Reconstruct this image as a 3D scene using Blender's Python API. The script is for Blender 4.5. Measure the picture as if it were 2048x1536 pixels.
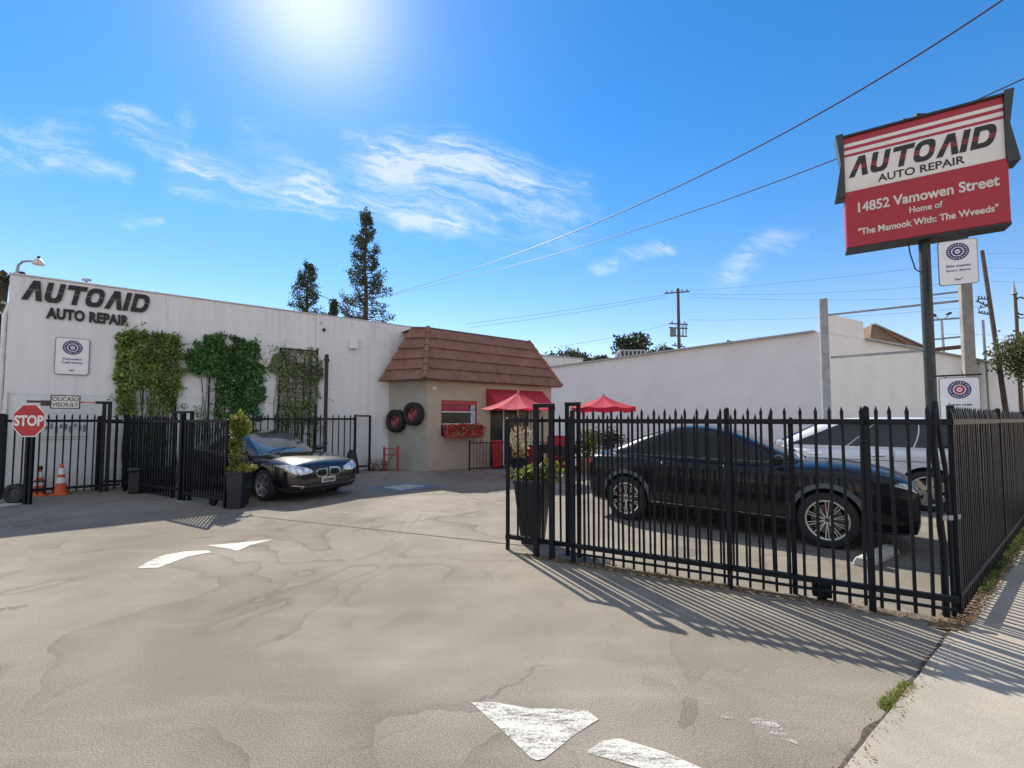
import bpy, bmesh, math, random
from mathutils import Vector, Matrix, noise
from mathutils.bvhtree import BVHTree
from math import radians, sin, cos, pi, tan, sqrt
R = random.Random(7)
scene = bpy.context.scene
col = scene.collection
for o in list(bpy.data.objects): bpy.data.objects.remove(o)

# ------------------------------------------------------------ camera
FPX, CAMH, PITCH, SHIFT = 900.0, 1.68, radians(2.8), 26.0
cam_d = bpy.data.cameras.new('camera'); cam = bpy.data.objects.new('camera', cam_d); col.objects.link(cam)
cam.location = (0, 0, CAMH); cam.rotation_euler = (pi / 2 + PITCH, 0, 0)
cam_d.sensor_width = 36; cam_d.lens = 36 * FPX / 2048; cam_d.shift_y = SHIFT / 2048
cam_d.clip_start = 0.05; cam_d.clip_end = 3000
scene.camera = cam

# ------------------------------------------------------------ sun and sky
SUN_AZ, SUN_EL = radians(-25.2), radians(42.5)
SV = Vector((sin(SUN_AZ) * cos(SUN_EL), cos(SUN_AZ) * cos(SUN_EL), sin(SUN_EL)))
sl = bpy.data.lights.new('sun', 'SUN'); sl.energy = 3.8; sl.angle = radians(0.5); sl.color = (1.0, .93, .82)
sun = bpy.data.objects.new('sun', sl); col.objects.link(sun); sun.location = (-20, 40, 40)
sun.rotation_euler = SV.to_track_quat('Z', 'Y').to_euler()
world = bpy.data.worlds.new('World'); scene.world = world; world.use_nodes = True
scene.view_settings.view_transform = 'Standard'; scene.view_settings.look = 'None'
scene.view_settings.exposure = 0.9; scene.view_settings.gamma = 1

class NT:
    """small helper to write node trees"""
    def __init__(s, tree): s.t = tree; s.n = tree.nodes; s.l = tree.links
    def node(s, typ, **kw):
        nd = s.n.new(typ)
        for k, v in kw.items():
            if k.startswith('i_'):
                key = k[2:]
                key = int(key) if key.isdigit() else key.replace('_', ' ')
                if hasattr(v, 'is_linked'): s.l.new(v, nd.inputs[key])
                else: nd.inputs[key].default_value = v
            else: setattr(nd, k, v)
        return nd
    def math(s, op, a, b=0.0, c=None, clamp=False):
        nd = s.n.new('ShaderNodeMath'); nd.operation = op; nd.use_clamp = clamp
        for i, v in enumerate((a, b) if c is None else (a, b, c)):
            if hasattr(v, 'is_linked'): s.l.new(v, nd.inputs[i])
            else: nd.inputs[i].default_value = v
        return nd.outputs[0]
    def vmath(s, op, a, b=None, scale=None):
        nd = s.n.new('ShaderNodeVectorMath'); nd.operation = op
        for i, v in enumerate((a, b)):
            if v is None: continue
            if hasattr(v, 'is_linked'): s.l.new(v, nd.inputs[i])
            else: nd.inputs[i].default_value = v
        if scale is not None:
            if hasattr(scale, 'is_linked'): s.l.new(scale, nd.inputs['Scale'])
            else: nd.inputs['Scale'].default_value = scale
        return nd.outputs['Value'] if op in ('DOT_PRODUCT', 'LENGTH', 'DISTANCE') else nd.outputs['Vector']
    def smooth(s, v, a, b, lo=0.0, hi=1.0):
        nd = s.node('ShaderNodeMapRange', interpolation_type='SMOOTHSTEP', i_Value=v)
        nd.inputs['From Min'].default_value = a; nd.inputs['From Max'].default_value = b
        nd.inputs['To Min'].default_value = lo; nd.inputs['To Max'].default_value = hi
        return nd.outputs['Result']
    def mix(s, f, a, b, typ='MIX'):
        nd = s.n.new('ShaderNodeMix'); nd.data_type = 'RGBA'; nd.blend_type = typ
        for i, v in ((0, f), (6, a), (7, b)):
            if hasattr(v, 'is_linked'): s.l.new(v, nd.inputs[i])
            elif i == 0: nd.inputs[0].default_value = v
            else: nd.inputs[i].default_value = (*v, 1) if len(v) == 3 else v
        return nd.outputs[2]
    def noise(s, vec, scale, detail=4, rough=.55, dist=0.0, out='Fac'):
        nd = s.n.new('ShaderNodeTexNoise'); s.l.new(vec, nd.inputs['Vector'])
        nd.inputs['Scale'].default_value = scale; nd.inputs['Detail'].default_value = detail
        nd.inputs['Roughness'].default_value = rough; nd.inputs['Distortion'].default_value = dist
        return nd.outputs[out]

def pxuv(px, py): return ((px - 1024) / 900, (838 - py) / 900, 0.0)

def build_world():
    t = world.node_tree; t.nodes.clear(); N = NT(t)
    out = t.nodes.new('ShaderNodeOutputWorld'); bg = t.nodes.new('ShaderNodeBackground'); bg.inputs['Strength'].default_value = 0.094
    sky = t.nodes.new('ShaderNodeTexSky'); sky.sky_type = 'NISHITA'; sky.sun_disc = False
    sky.sun_elevation = SUN_EL; sky.sun_rotation = SUN_AZ
    sky.altitude = 200; sky.air_density = 1.0; sky.dust_density = 0.0; sky.ozone_density = 3.0
    hs = N.vmath('MULTIPLY', N.node('ShaderNodeHueSaturation', i_Saturation=1.22, i_Color=sky.outputs[0]).outputs[0], N.mix(N.smooth(N.node('ShaderNodeSeparateXYZ', i_Vector=t.nodes.new('ShaderNodeTexCoord').outputs['Generated']).outputs[2], 0, .62), (1.42, 1.02, .93), (.60, 1.03, 1.14)))
    d = t.nodes.new('ShaderNodeTexCoord').outputs['Generated']
    sep = N.node('ShaderNodeSeparateXYZ', i_Vector=d)
    y = N.math('MAXIMUM', sep.outputs[1], 0.02)
    u = N.math('DIVIDE', sep.outputs[0], y); v = N.math('DIVIDE', sep.outputs[2], y)
    P = N.node('ShaderNodeCombineXYZ', i_X=u, i_Y=v).outputs[0]
    warp = N.vmath('SUBTRACT', N.noise(P, 4.0, 6, .6, out='Color'), (.5, .5, .5))
    Pw = N.vmath('ADD', P, N.vmath('SCALE', warp, scale=.16))
    Pw = N.vmath('MULTIPLY', Pw, (1, 1, 0))
    segs = [((205, 215), (390, 318), .035, .75), ((360, 322), (620, 375), .055, 1.0), ((600, 372), (890, 440), .04, .95),
            ((345, 215), (352, 240), .025, .35), ((712, 258), (800, 312), .035, .8), ((760, 290), (1160, 352), .038, .55), ((800, 262), (1020, 330), .035, .5),
            ((760, 340), (1110, 415), .09, .6), ((720, 300), (900, 262), .05, .35), ((820, 325), (980, 380), .10, .35),
            ((-60, 275), (110, 255), .06, .6), ((0, 300), (220, 327), .03, .55), ((225, 435), (305, 427), .014, .6),
            ((1190, 525), (1340, 490), .02, .7), ((1450, 548), (1575, 484), .032, .8), ((480, 250), (640, 330), .06, .22)]
    total = None
    for a, b, r, k in segs:
        A = Vector(pxuv(*a)); B = Vector(pxuv(*b)); AB = B - A
        pa = N.vmath('SUBTRACT', Pw, tuple(A))
        h = N.math('DIVIDE', N.vmath('DOT_PRODUCT', pa, tuple(AB)), AB.length_squared, clamp=True)
        dist = N.vmath('LENGTH', N.vmath('SUBTRACT', pa, N.vmath('SCALE', tuple(AB), scale=h)))
        m = N.math('MULTIPLY', N.smooth(dist, r * 1.45, 0.0), k)
        total = m if total is None else N.math('ADD', total, m)
    Pf = N.vmath('ADD', P, N.vmath('SCALE', warp, scale=.10)); th = radians(-14)
    fib = N.node('ShaderNodeCombineXYZ', i_X=N.math('MULTIPLY', N.vmath('DOT_PRODUCT', Pf, (cos(th), sin(th), 0)), 2.6), i_Y=N.math('MULTIPLY', N.vmath('DOT_PRODUCT', Pf, (-sin(th), cos(th), 0)), 15.0))
    f1 = N.noise(fib.outputs[0], 1.7, 10, .72, .7)
    f2 = N.noise(P, 9, 6, .6, 1.0)
    fm = N.math('MULTIPLY', N.smooth(f1, .37, .70), N.smooth(f2, .15, .65, .4, 1.0))
    amt = N.math('MULTIPLY', N.math('MULTIPLY', total, N.math('ADD', N.math('MULTIPLY', fm, 1.15), .05)), N.smooth(sep.outputs[1], .05, .2), clamp=True)
    # circumsolar glow of thin haze around the sun
    dn = N.vmath('NORMALIZE', d)
    ca = N.vmath('DOT_PRODUCT', dn, tuple(SV))
    g1 = N.math('POWER', N.math('MAXIMUM', ca, 0.0), 150.0)
    g2 = N.math('POWER', N.math('MAXIMUM', ca, 0.0), 22.0)
    glow = N.math('ADD', N.math('MULTIPLY', g1, 3.4), N.math('MULTIPLY', g2, .8))
    gcol = N.vmath('SCALE', (1.15, .95, .78), scale=glow)
    base = N.vmath('ADD', hs, gcol)
    ccol = N.vmath('ADD', N.vmath('SCALE', hs, scale=.35), (4.0, 4.1, 4.2))
    c = N.mix(N.math('MULTIPLY', amt, .92), base, ccol)
    # pale layer added to the unseen sky behind the camera for neutral fill light
    fill_veil = N.math('MULTIPLY', N.smooth(sep.outputs[1], .30, -.25), N.smooth(N.noise(d, 2.2, 6, .6), .25, .6, .55, 1.0))
    fill_veil = N.math('MULTIPLY', fill_veil, N.smooth(sep.outputs[2], -.02, .1))
    c = N.mix(N.math('MULTIPLY', fill_veil, .60), c, (6.4, 6.2, 6.0))
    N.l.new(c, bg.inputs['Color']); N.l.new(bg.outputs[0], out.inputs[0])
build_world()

# ------------------------------------------------------------ places: rays of the survey photograph turned into world points
def ray(px, py):
    cx = (px - 1024) / FPX; cy = (768 + SHIFT - py) / FPX
    return Vector((cx, cos(PITCH) - cy * sin(PITCH), sin(PITCH) + cy * cos(PITCH)))
C0 = Vector((0, 0, CAMH))
def gp(px, py, z=0.0):
    d = ray(px, py); return C0 + d * ((z - CAMH) / d.z)
def at(px, py, Y):
    d = ray(px, py); return C0 + d * (Y / d.y)
def onp(px, py, P, n):
    d = ray(px, py); return C0 + d * ((P - C0).dot(n) / d.dot(n))
def col_on_line(px, P, dr):
    """ground point where the image column px meets the ground line P + s*dr"""
    d = ray(px, 838); n = Vector((-dr.y, dr.x, 0)); dd = Vector((d.x, d.y, 0))
    s = (Vector((P.x, P.y, 0))).dot(n) / dd.dot(n)
    return Vector((dd.x * s, dd.y * s, 0))

# ------------------------------------------------------------ materials
MATS = {}
def mat(name, c, rough=.6, metal=0.0, var=.12, scale=4.0, bump=0.0, bscale=60.0, spec=.5, coat=0.0, fine=0.0, dirt=None, island=0.0, transl=0.0):
    if name in MATS: return MATS[name]
    m = bpy.data.materials.new(name); m.use_nodes = True; N = NT(m.node_tree)
    b = m.node_tree.nodes['Principled BSDF']
    tc = m.node_tree.nodes.new('ShaderNodeTexCoord').outputs['Object']
    c = tuple(c); cc = None
    if var:
        n1 = N.noise(tc, scale, 5, .6)
        cc = N.mix(N.smooth(n1, .3, .7), tuple(x * (1 - var) for x in c), tuple(min(1, x * (1 + var)) for x in c))
    else:
        rgb = N.node('ShaderNodeRGB'); rgb.outputs[0].default_value = (*c, 1); cc = rgb.outputs[0]
    if fine:
        n2 = N.noise(tc, 180, 3, .7)
        cc = N.mix(N.smooth(n2, .35, .65), cc, N.vmath('SCALE', cc, scale=1 - fine))
    if dirt:
        n3 = N.noise(tc, dirt[1], 8, .68)
        cc = N.mix(N.smooth(n3, .52, .75, 0, dirt[2]), cc, dirt[0])
    if island:
        g = N.node('ShaderNodeNewGeometry').outputs['Random Per Island']
        k = N.math('ADD', N.math('MULTIPLY', g, island * 2), 1 - island)
        cc = N.vmath('SCALE', cc, scale=k)
    m.node_tree.links.new(cc, b.inputs['Base Color'])
    b.inputs['Roughness'].default_value = rough; b.inputs['Metallic'].default_value = metal
    b.inputs['Specular IOR Level'].default_value = spec; b.inputs['Coat Weight'].default_value = coat
    b.inputs['Coat Roughness'].default_value = .03
    if bump:
        n4 = N.noise(tc, bscale, 6, .65)
        bp = N.node('ShaderNodeBump', i_Height=n4, i_Strength=bump, i_Distance=.01)
        m.node_tree.links.new(bp.outputs[0], b.inputs['Normal'])
    if transl:
        tr = N.node('ShaderNodeBsdfTranslucent', i_Color=cc); mx = N.node('ShaderNodeMixShader', i_Fac=transl)
        m.node_tree.links.new(b.outputs[0], mx.inputs[1]); m.node_tree.links.new(tr.outputs[0], mx.inputs[2])
        m.node_tree.links.new(mx.outputs[0], m.node_tree.nodes['Material Output'].inputs[0])
    MATS[name] = m; return m

BLACK = mat('black_fence_paint', (.004, .0065, .011), .45, var=.3, scale=9, bump=.15, spec=.22, dirt=((.02, .018, .018), 6, .35))
GLASS = mat('tinted_glass', (.008, .011, .014), .03, var=0, spec=.5, coat=.15)
RUBBER = mat('rubber', (.018, .018, .019), .75, var=.2, bump=.3)
CHROME = mat('chrome', (.75, .76, .78), .18, 1.0, var=.04)
ALLOY = mat('alloy', (.55, .56, .58), .28, .9, var=.08)
DKPLASTIC = mat('dark_plastic', (.012, .012, .013), .6, var=.2)
RED_SIGN = mat('red_sign', (.36, .014, .028), .4, var=.06)
WHITE_SIGN = mat('white_sign', (.72, .70, .66), .45, var=.05, dirt=((.45, .43, .4), 3, .35))
NAVY = mat('navy_ink', (.045, .035, .14), .5, var=.1)
BLACK_INK = mat('black_ink', (.015, .014, .016), .5, var=.2)
STEEL = mat('galvanized', (.30, .32, .34), .5, .4, var=.15, dirt=((.2, .14, .1), 5, .3))
WOODPOLE = mat('weathered_pole', (.10, .075, .06), .85, var=.25, scale=6, bump=.4)

# ------------------------------------------------------------ mesh building
class MB:
    def __init__(s): s.v = []; s.f = []; s.m = []; s.mi = 0
    def add(s, vs, fs):
        k = len(s.v); s.v += [Vector(p) for p in vs]
        for f in fs: s.f.append([k + i for i in f]); s.m.append(s.mi)
    def box(s, c, size, M=None):
        x, y, z = (a / 2 for a in size); c = Vector(c)
        vs = [Vector((i * x, j * y, k * z)) for i in (-1, 1) for j in (-1, 1) for k in (-1, 1)]
        if M is not None: vs = [M @ p for p in vs]
        s.add([c + p for p in vs], [(0, 1, 3, 2), (4, 6, 7, 5), (0, 4, 5, 1), (2, 3, 7, 6), (0, 2, 6, 4), (1, 5, 7, 3)])
    def beam(s, a, b, w, h, up=(0, 0, 1)):
        a = Vector(a); b = Vector(b); d = (b - a); L = d.length; d.normalize()
        u = Vector(up); r = d.cross(u)
        if r.length < 1e-4: r = d.cross(Vector((1, 0, 0)))
        r.normalize(); u = r.cross(d)
        M = Matrix((r, d, u)).transposed()
        s.box((a + b) / 2, (w, L, h), M)
    def tube(s, pts, rad, n=8, cap=True):
        pts = [Vector(p) for p in pts]
        if not hasattr(rad, '__len__'): rad = [rad] * len(pts)
        k = len(s.v); ref = None
        for i, p in enumerate(pts):
            d = (pts[min(i + 1, len(pts) - 1)] - pts[max(i - 1, 0)]).normalized()
            if ref is None: ref = d.orthogonal().normalized()
            ref = (ref - d * ref.dot(d)).normalized(); q = d.cross(ref)
            for j in range(n):
                a = 2 * pi * j / n; s.v.append(p + (ref * cos(a) + q * sin(a)) * rad[i])
        for i in range(len(pts) - 1):
            for j in range(n):
                s.f.append([k + i * n + j, k + i * n + (j + 1) % n, k + (i + 1) * n + (j + 1) % n, k + (i + 1) * n + j]); s.m.append(s.mi)
        if cap:
            s.f.append([k + j for j in range(n)][::-1]); s.m.append(s.mi)
            e = k + (len(pts) - 1) * n; s.f.append([e + j for j in range(n)]); s.m.append(s.mi)
    def lathe(s, prof, c=(0, 0, 0), axis='Z', n=24, close=False):
        c = Vector(c); k = len(s.v); m = len(prof)
        for j in range(n):
            a = 2 * pi * j / n
            for r, h in prof:
                if axis == 'Z': p = Vector((r * cos(a), r * sin(a), h))
                elif axis == 'Y': p = Vector((r * cos(a), h, r * sin(a)))
                else: p = Vector((h, r * cos(a), r * sin(a)))
                s.v.append(c + p)
        for j in range(n):
            for i in range(m if close else m - 1):
                i2 = (i + 1) % m; j2 = (j + 1) % n
                s.f.append([k + j * m + i, k + j2 * m + i, k + j2 * m + i2, k + j * m + i2]); s.m.append(s.mi)
    def prism(s, poly, th, M):
        """2-D polygon in the local xz plane, extruded by th along local -y (towards the viewer of that plane)"""
        n = len(poly)
        vs = [M @ Vector((x, 0, z)) for x, z in poly] + [M @ Vector((x, -th, z)) for x, z in poly]
        s.add(vs, [list(range(n)), list(range(n, 2 * n))[::-1]] + [[i, i + n, (i + 1) % n + n, (i + 1) % n] for i in range(n)])
    def ring(s, outer, inner, th, M):
        n = len(outer); vs = []
        for y in (0, -th):
            vs += [M @ Vector((x, y, z)) for x, z in outer] + [M @ Vector((x, y, z)) for x, z in inner]
        fs = []
        for i in range(n):
            j = (i + 1) % n
            fs += [[i, j, n + j, n + i], [2 * n + i, 3 * n + i, 3 * n + j, 2 * n + j], [i, 2 * n + i, 2 * n + j, j], [n + i, n + j, 3 * n + j, 3 * n + i]]
        s.add(vs, fs)
    def build(s, name, m, parent=None, smooth=False, angle=40, bevel=0.0, local=False, origin=None, fixn=True):
        me = bpy.data.meshes.new(name)
        vs = s.v
        o = bpy.data.objects.new(name, me); col.objects.link(o)
        if parent is not None:
            o.parent = parent
            if not local:
                r = parent
                while r.parent: r = r.parent
                inv = Matrix.LocRotScale(r.location, r.rotation_euler, r.scale).inverted()
                vs = [inv @ p for p in vs]
        elif origin is not None:
            origin = Vector(origin); vs = [p - origin for p in vs]; o.location = origin
        me.from_pydata([tuple(p) for p in vs], [], s.f)
        for mm in (m if isinstance(m, (list, tuple)) else [m]): me.materials.append(mm)
        me.polygons.foreach_set('material_index', s.m)
        if fixn:
            bm = bmesh.new(); bm.from_mesh(me); bmesh.ops.recalc_face_normals(bm, faces=bm.faces)
            if bevel:
                bmesh.ops.bevel(bm, geom=[e for e in bm.edges if len(e.link_faces) == 2 and e.calc_face_angle(0) > .6], offset=bevel, segments=1, affect='EDGES', clamp_overlap=True)
            bm.to_mesh(me); bm.free()
        if smooth:
            me.polygons.foreach_set('use_smooth', [True] * len(me.polygons)); me.set_sharp_from_angle(angle=radians(angle))
        me.update(); return o

def tag(o, label=None, cat=None, group=None, kind=None):
    if label: o['label'] = label
    if cat: o['category'] = cat
    if group: o['group'] = group
    if kind: o['kind'] = kind
    return o
def thing(name, label, cat, loc=(0, 0, 0), rz=0.0, group=None):
    o = bpy.data.objects.new(name, None); col.objects.link(o); o.location = loc; o.rotation_euler = (0, 0, rz)
    o.empty_display_size = .2
    return tag(o, label, cat, group)
def inst(src, parent, loc=(0, 0, 0), rz=0.0):
    c = src.copy(); col.objects.link(c); c.parent = parent; c.location = loc; c.rotation_euler = (0, 0, rz); return c
def struct(o): o['kind'] = 'structure'; return o

def text_mesh(body, size, th, M, m, name, parent, bold=0.0, align='CENTER', xs=1.0, spacing=1.0, shear=0.0):
    cu = bpy.data.curves.new('t', 'FONT'); cu.body = body; cu.size = size; cu.align_x = align; cu.extrude = th / 2; cu.offset = bold
    cu.space_character = spacing; cu.shear = shear; cu.resolution_u = 4
    ob = bpy.data.objects.new('t', cu); col.objects.link(ob)
    dg = bpy.context.evaluated_depsgraph_get(); me = bpy.data.meshes.new_from_object(ob.evaluated_get(dg))
    bpy.data.objects.remove(ob); bpy.data.curves.remove(cu)
    o = bpy.data.objects.new(name, me); col.objects.link(o); o.parent = parent
    r = parent
    while r.parent: r = r.parent
    inv = Matrix.LocRotScale(r.location, r.rotation_euler, r.scale).inverted()
    # text plane xy -> local x, z ; extrude -> -y
    T = Matrix(((xs, 0, 0, 0), (0, 0, -1, -th / 2), (0, 1, 0, 0), (0, 0, 0, 1)))
    me.transform(inv @ M @ T); me.materials.clear(); me.materials.append(m)
    return o
def frameM(P, d, n=None):
    """matrix whose local x runs along horizontal d, z up, -y faces the viewer side"""
    d = Vector((d[0], d[1], 0)).normalized(); y = Vector((-d.y, d.x, 0))
    return Matrix.Translation(P) @ Matrix((d, y, Vector((0, 0, 1)))).transposed().to_4x4()
# ------------------------------------------------------------ ground
DS = Vector((.794, .608, 0)).normalized()      # direction of the street and of the shop wall
DN = Vector((-DS.y, DS.x, 0))                  # into the property
W0 = Vector((-11.24, 10.07, 0))                # left end of the shop wall
FL0 = Vector((.224, 5.60, 0)); FD = Vector((.882, -.472, 0)).normalized(); FN = Vector((-FD.y, FD.x, 0))   # front fence line
CORN = FL0 + FD * 3.90

def ground_material():
    m = bpy.data.materials.new('worn_asphalt'); m.use_nodes = True; N = NT(m.node_tree); b = m.node_tree.nodes['Principled BSDF']
    tc = m.node_tree.nodes.new('ShaderNodeTexCoord').outputs['Object']
    big = N.noise(tc, .22, 5, .55, .6)
    c = N.mix(N.smooth(big, .36, .64), (.200, .176, .143), (.305, .272, .226))
    med = N.noise(tc, 1.3, 6, .62, .4)
    c = N.mix(N.smooth(med, .32, .72, 0, .42), c, (.175, .15, .122))
    # trowel / tyre streaks running across the apron
    mp = N.node('ShaderNodeMapping'); mp.inputs['Rotation'].default_value = (0, 0, radians(-20)); mp.inputs['Scale'].default_value = (.5, 3.2, 1)
    m.node_tree.links.new(tc, mp.inputs['Vector'])
    st = N.noise(mp.outputs[0], 1.5, 5, .6)
    c = N.mix(N.smooth(st, .48, .8, 0, .3), c, (.36, .33, .285))
    # dried puddle outlines: thin contour lines of a smooth field
    w = N.vmath('ADD', tc, N.vmath('SCALE', N.noise(tc, 1.6, 4, .55, out='Color'), scale=.35))
    f = N.noise(w, .42, 2.2, .5, .9)
    saw = N.math('FRACT', N.math('MULTIPLY', f, 7.0)); gate = N.smooth(N.noise(tc, .5, 3, .5), .36, .56)
    edge = N.math('POWER', saw, 6.0)
    c = N.mix(N.math('MULTIPLY', N.math('MULTIPLY', edge, gate), .60), c, (.115, .10, .085))
    saw2 = N.math('FRACT', N.math('MULTIPLY', N.noise(w, .9, 2.2, .5, .6), 5.0))
    c = N.mix(N.math('MULTIPLY', N.math('MULTIPLY', N.math('POWER', saw2, 14.0), N.smooth(N.noise(tc, .35, 2, .5), .44, .6)), .34), c, (.13, .115, .095))
    # oil spots
    o1 = N.noise(tc, 2.4, 3, .5)
    c = N.mix(N.smooth(o1, .68, .78, 0, .35), c, (.07, .065, .06))
    # aggregate
    g1 = N.noise(tc, 120, 4, .9); g2 = N.noise(tc, 320, 2, .8)
    k = N.math('ADD', N.smooth(g1, .38, .62, .56, 1.40), N.smooth(g2, .3, .7, -.13, .13))
    c = N.vmath('SCALE', c, scale=k)
    # hairline cracks
    vo = m.node_tree.nodes.new('ShaderNodeTexVoronoi'); vo.feature = 'DISTANCE_TO_EDGE'; vo.inputs['Scale'].default_value = .21
    wc = N.vmath('ADD', tc, N.vmath('SCALE', N.noise(tc, 3.0, 6, .65, out='Color'), scale=.32))
    m.node_tree.links.new(wc, vo.inputs['Vector'])
    ck = N.smooth(vo.outputs['Distance'], .0035, .0008)
    c = N.mix(N.math('MULTIPLY', ck, N.smooth(N.noise(tc, .6, 2, .5), .48, .64, 0, .55)), c, (.05, .045, .04))
    m.node_tree.links.new(c, b.inputs['Base Color']); b.inputs['Roughness'].default_value = .92; b.inputs['Specular IOR Level'].default_value = .12
    h = N.math('ADD', N.math('MULTIPLY', g1, 1.0), N.math('MULTIPLY', ck, -1.2))
    bp = N.node('ShaderNodeBump', i_Height=h, i_Strength=.4, i_Distance=.004)
    m.node_tree.links.new(bp.outputs[0], b.inputs['Normal']); return m
ASPH = ground_material()
CONC = mat('sidewalk_concrete', (.40, .355, .29), .85, var=.12, scale=1.2, bump=.4, bscale=120, fine=.34, dirt=((.24, .21, .17), 2.5, .3))
g = MB(); g.add([(-400, -60, 0), (400, -60, 0), (400, 900, 0), (-400, 900, 0)], [(0, 1, 2, 3)])
GROUND = struct(g.build('ground', ASPH))
# sidewalk: a slab 20 mm proud of the apron
E0 = gp(1690, 1536); E1 = gp(1905, 1262); ED = (E1 - E0).normalized(); EN = Vector((ED.y, -ED.x, 0))
rr = random.Random(3); sw = MB(); a0 = E0 - ED * 3.0
n = 260; L = 40.0; vs = []
for i in range(n + 1):
    p = a0 + ED * (L * i / n); j = (noise.noise(Vector((i * .31, 0, 0))) * .022 + noise.noise(Vector((i * 1.3, 5, 0))) * .012) if i * L / n < 12 else 0
    vs += [p + EN * j + Vector((0, 0, .0)), p + EN * (j + .006) + Vector((0, 0, .018)), p + EN * 2.4 + Vector((0, 0, .018)), p + EN * 2.4 + Vector((0, 0, -.1))]
sw.add(vs, [f for i in range(n) for f in ([4*i, 4*i+4, 4*i+5, 4*i+1], [4*i+1, 4*i+5, 4*i+6, 4*i+2], [4*i+2, 4*i+6, 4*i+7, 4*i+3])])
SIDEWALK = struct(sw.build('sidewalk', CONC))
jt = MB()                                        # sidewalk joints, laid as thin dark strips
for s in (0.9, 8.2, 11.2):
    p = a0 + ED * s + Vector((0, 0, .0215)); jt.beam(p + EN * .03, p + EN * 2.38, .012, .003)
jt.build('joint', mat('joint_dark', (.10, .09, .075), .9), SIDEWALK)
# dark broken seam between apron and sidewalk
DIRT = mat('dry_soil', (.17, .125, .085), .95, var=.35, scale=14, bump=1.0, bscale=40, fine=.3)
sm = MB(); vs = []
for i in range(220):
    p = a0 + ED * (i * .04); w1 = .012 + .03 * max(0, noise.noise(Vector((i * .17, 9, 0))) + .25); p = p + EN * (noise.noise(Vector((i * .31 / 3.85, 0, 0))) * .02)
    vs += [p - EN * w1 + Vector((0, 0, .004)), p + EN * .02 + Vector((0, 0, .0045))]
sm.add(vs, [[2*i, 2*i+1, 2*i+3, 2*i+2] for i in range(219)])
sm.build('broken_seam', mat('seam_dirt', (.07, .055, .045), .95, var=.5, scale=25, bump=.6), GROUND)
# soil strip between fence and sidewalk
st = MB(); vs = []
for i in range(90):
    s = -0.25 + i * .12; w1 = .10 + .05 * noise.noise(Vector((i * .4, 3, 0)))
    pc = CORN + DS * s; 
    e = E1 + ED * ((pc - E1).dot(ED))
    vs += [pc + DN * (.06 + w1) + Vector((0, 0, .005)), e + EN * .03 + Vector((0, 0, .024 + .0))]
st.add(vs, [[2*i, 2*i+1, 2*i+3, 2*i+2] for i in range(89)])
STRIP = struct(st.build('soil', DIRT))
# soil line under front fence
st = MB(); vs = []
for i in range(110):
    s = -0.1 + i * .0375; w1 = .045 + .035 * noise.noise(Vector((i * .35, 7, 0)))
    pc = FL0 + FD * s; vs += [pc + FN * (.05 + w1) + Vector((0, 0, .004)), pc - FN * (w1 + .01) + Vector((0, 0, .004))]
st.add(vs, [[2*i, 2*i+1, 2*i+3, 2*i+2] for i in range(109)])
st.build('soil_line', mat('seam_soil', (.12, .095, .07), .95, var=.4, scale=20, bump=.8), GROUND)
# gate track seam across the drive and saw-cut joints in the lot
tk = MB()
P0 = gp(498, 1032); P1 = gp(1062, 1093)
vs = []
for i in range(81):
    p = P0.lerp(P1, i / 80); q = FN * (.011 + .008 * noise.noise(Vector((i * .5, 0, 0)))); vs += [p - q + Vector((0, 0, .004)), p + q + Vector((0, 0, .004))]
tk.add(vs, [[2*i, 2*i+1, 2*i+3, 2*i+2] for i in range(80)])
tk.build('gate_track_seam', mat('seam_dark', (.06, .05, .042), .9, var=.3), GROUND)
jl = MB()
for a, b in (((640, 990), (1000, 1012)), ((700, 1062), (1010, 1015)), ((860, 985), (1180, 1010)), ((1160, 1020), (1900, 1150))):
    A = gp(*a); B = gp(*b); vs = []
    for i in range(41):
        p = A.lerp(B, i / 40); d = (B - A).normalized(); q = Vector((-d.y, d.x, 0)); p = p + q * .05 * noise.noise(Vector((i * .3, A.x, 0)))
        vs += [p - q * .005 + Vector((0, 0, .004)), p + q * .005 + Vector((0, 0, .004))]
    jl.add(vs, [[2*i, 2*i+1, 2*i+3, 2*i+2] for i in range(40)])
jl.build('lot_seam', mat('seam_pale', (.12, .105, .09), .9), GROUND)

# painted markings (worn)
def paint_mat(name, c, wear, seed):
    m = bpy.data.materials.new(name); m.use_nodes = True; N = NT(m.node_tree); b = m.node_tree.nodes['Principled BSDF']
    tc = m.node_tree.nodes.new('ShaderNodeTexCoord').outputs['Object']
    mp = N.node('ShaderNodeMapping'); mp.inputs['Location'].default_value = (seed, seed, 0); mp.inputs['Rotation'].default_value = (0, 0, radians(28)); mp.inputs['Scale'].default_value = (1.2, 5, 1)
    m.node_tree.links.new(tc, mp.inputs['Vector'])
    w = N.math('ADD', N.math('MULTIPLY', N.noise(mp.outputs[0], 2.6, 8, .72), .64), N.math('MULTIPLY', N.noise(tc, 60, 4, .85), .36))
    a = N.math('MULTIPLY', N.smooth(w, wear - .08, wear + .07), .93)
    m.node_tree.links.new(N.mix(N.smooth(N.noise(tc, 6, 4, .6), .3, .7), c, tuple(x * .82 for x in c)), b.inputs['Base Color'])
    m.node_tree.links.new(a, b.inputs['Alpha']); b.inputs['Roughness'].default_value = .7; return m
PW = paint_mat('worn_white_paint', (.60, .59, .54), .475, 2.0)
PW2 = paint_mat('faded_white_paint', (.52, .50, .45), .43, 5.0)
PW3 = paint_mat('old_white_paint', (.50, .47, .42), .545, 8.0)
PB = paint_mat('worn_blue_paint', (.16, .24, .33), .46, 1.0)
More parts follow.
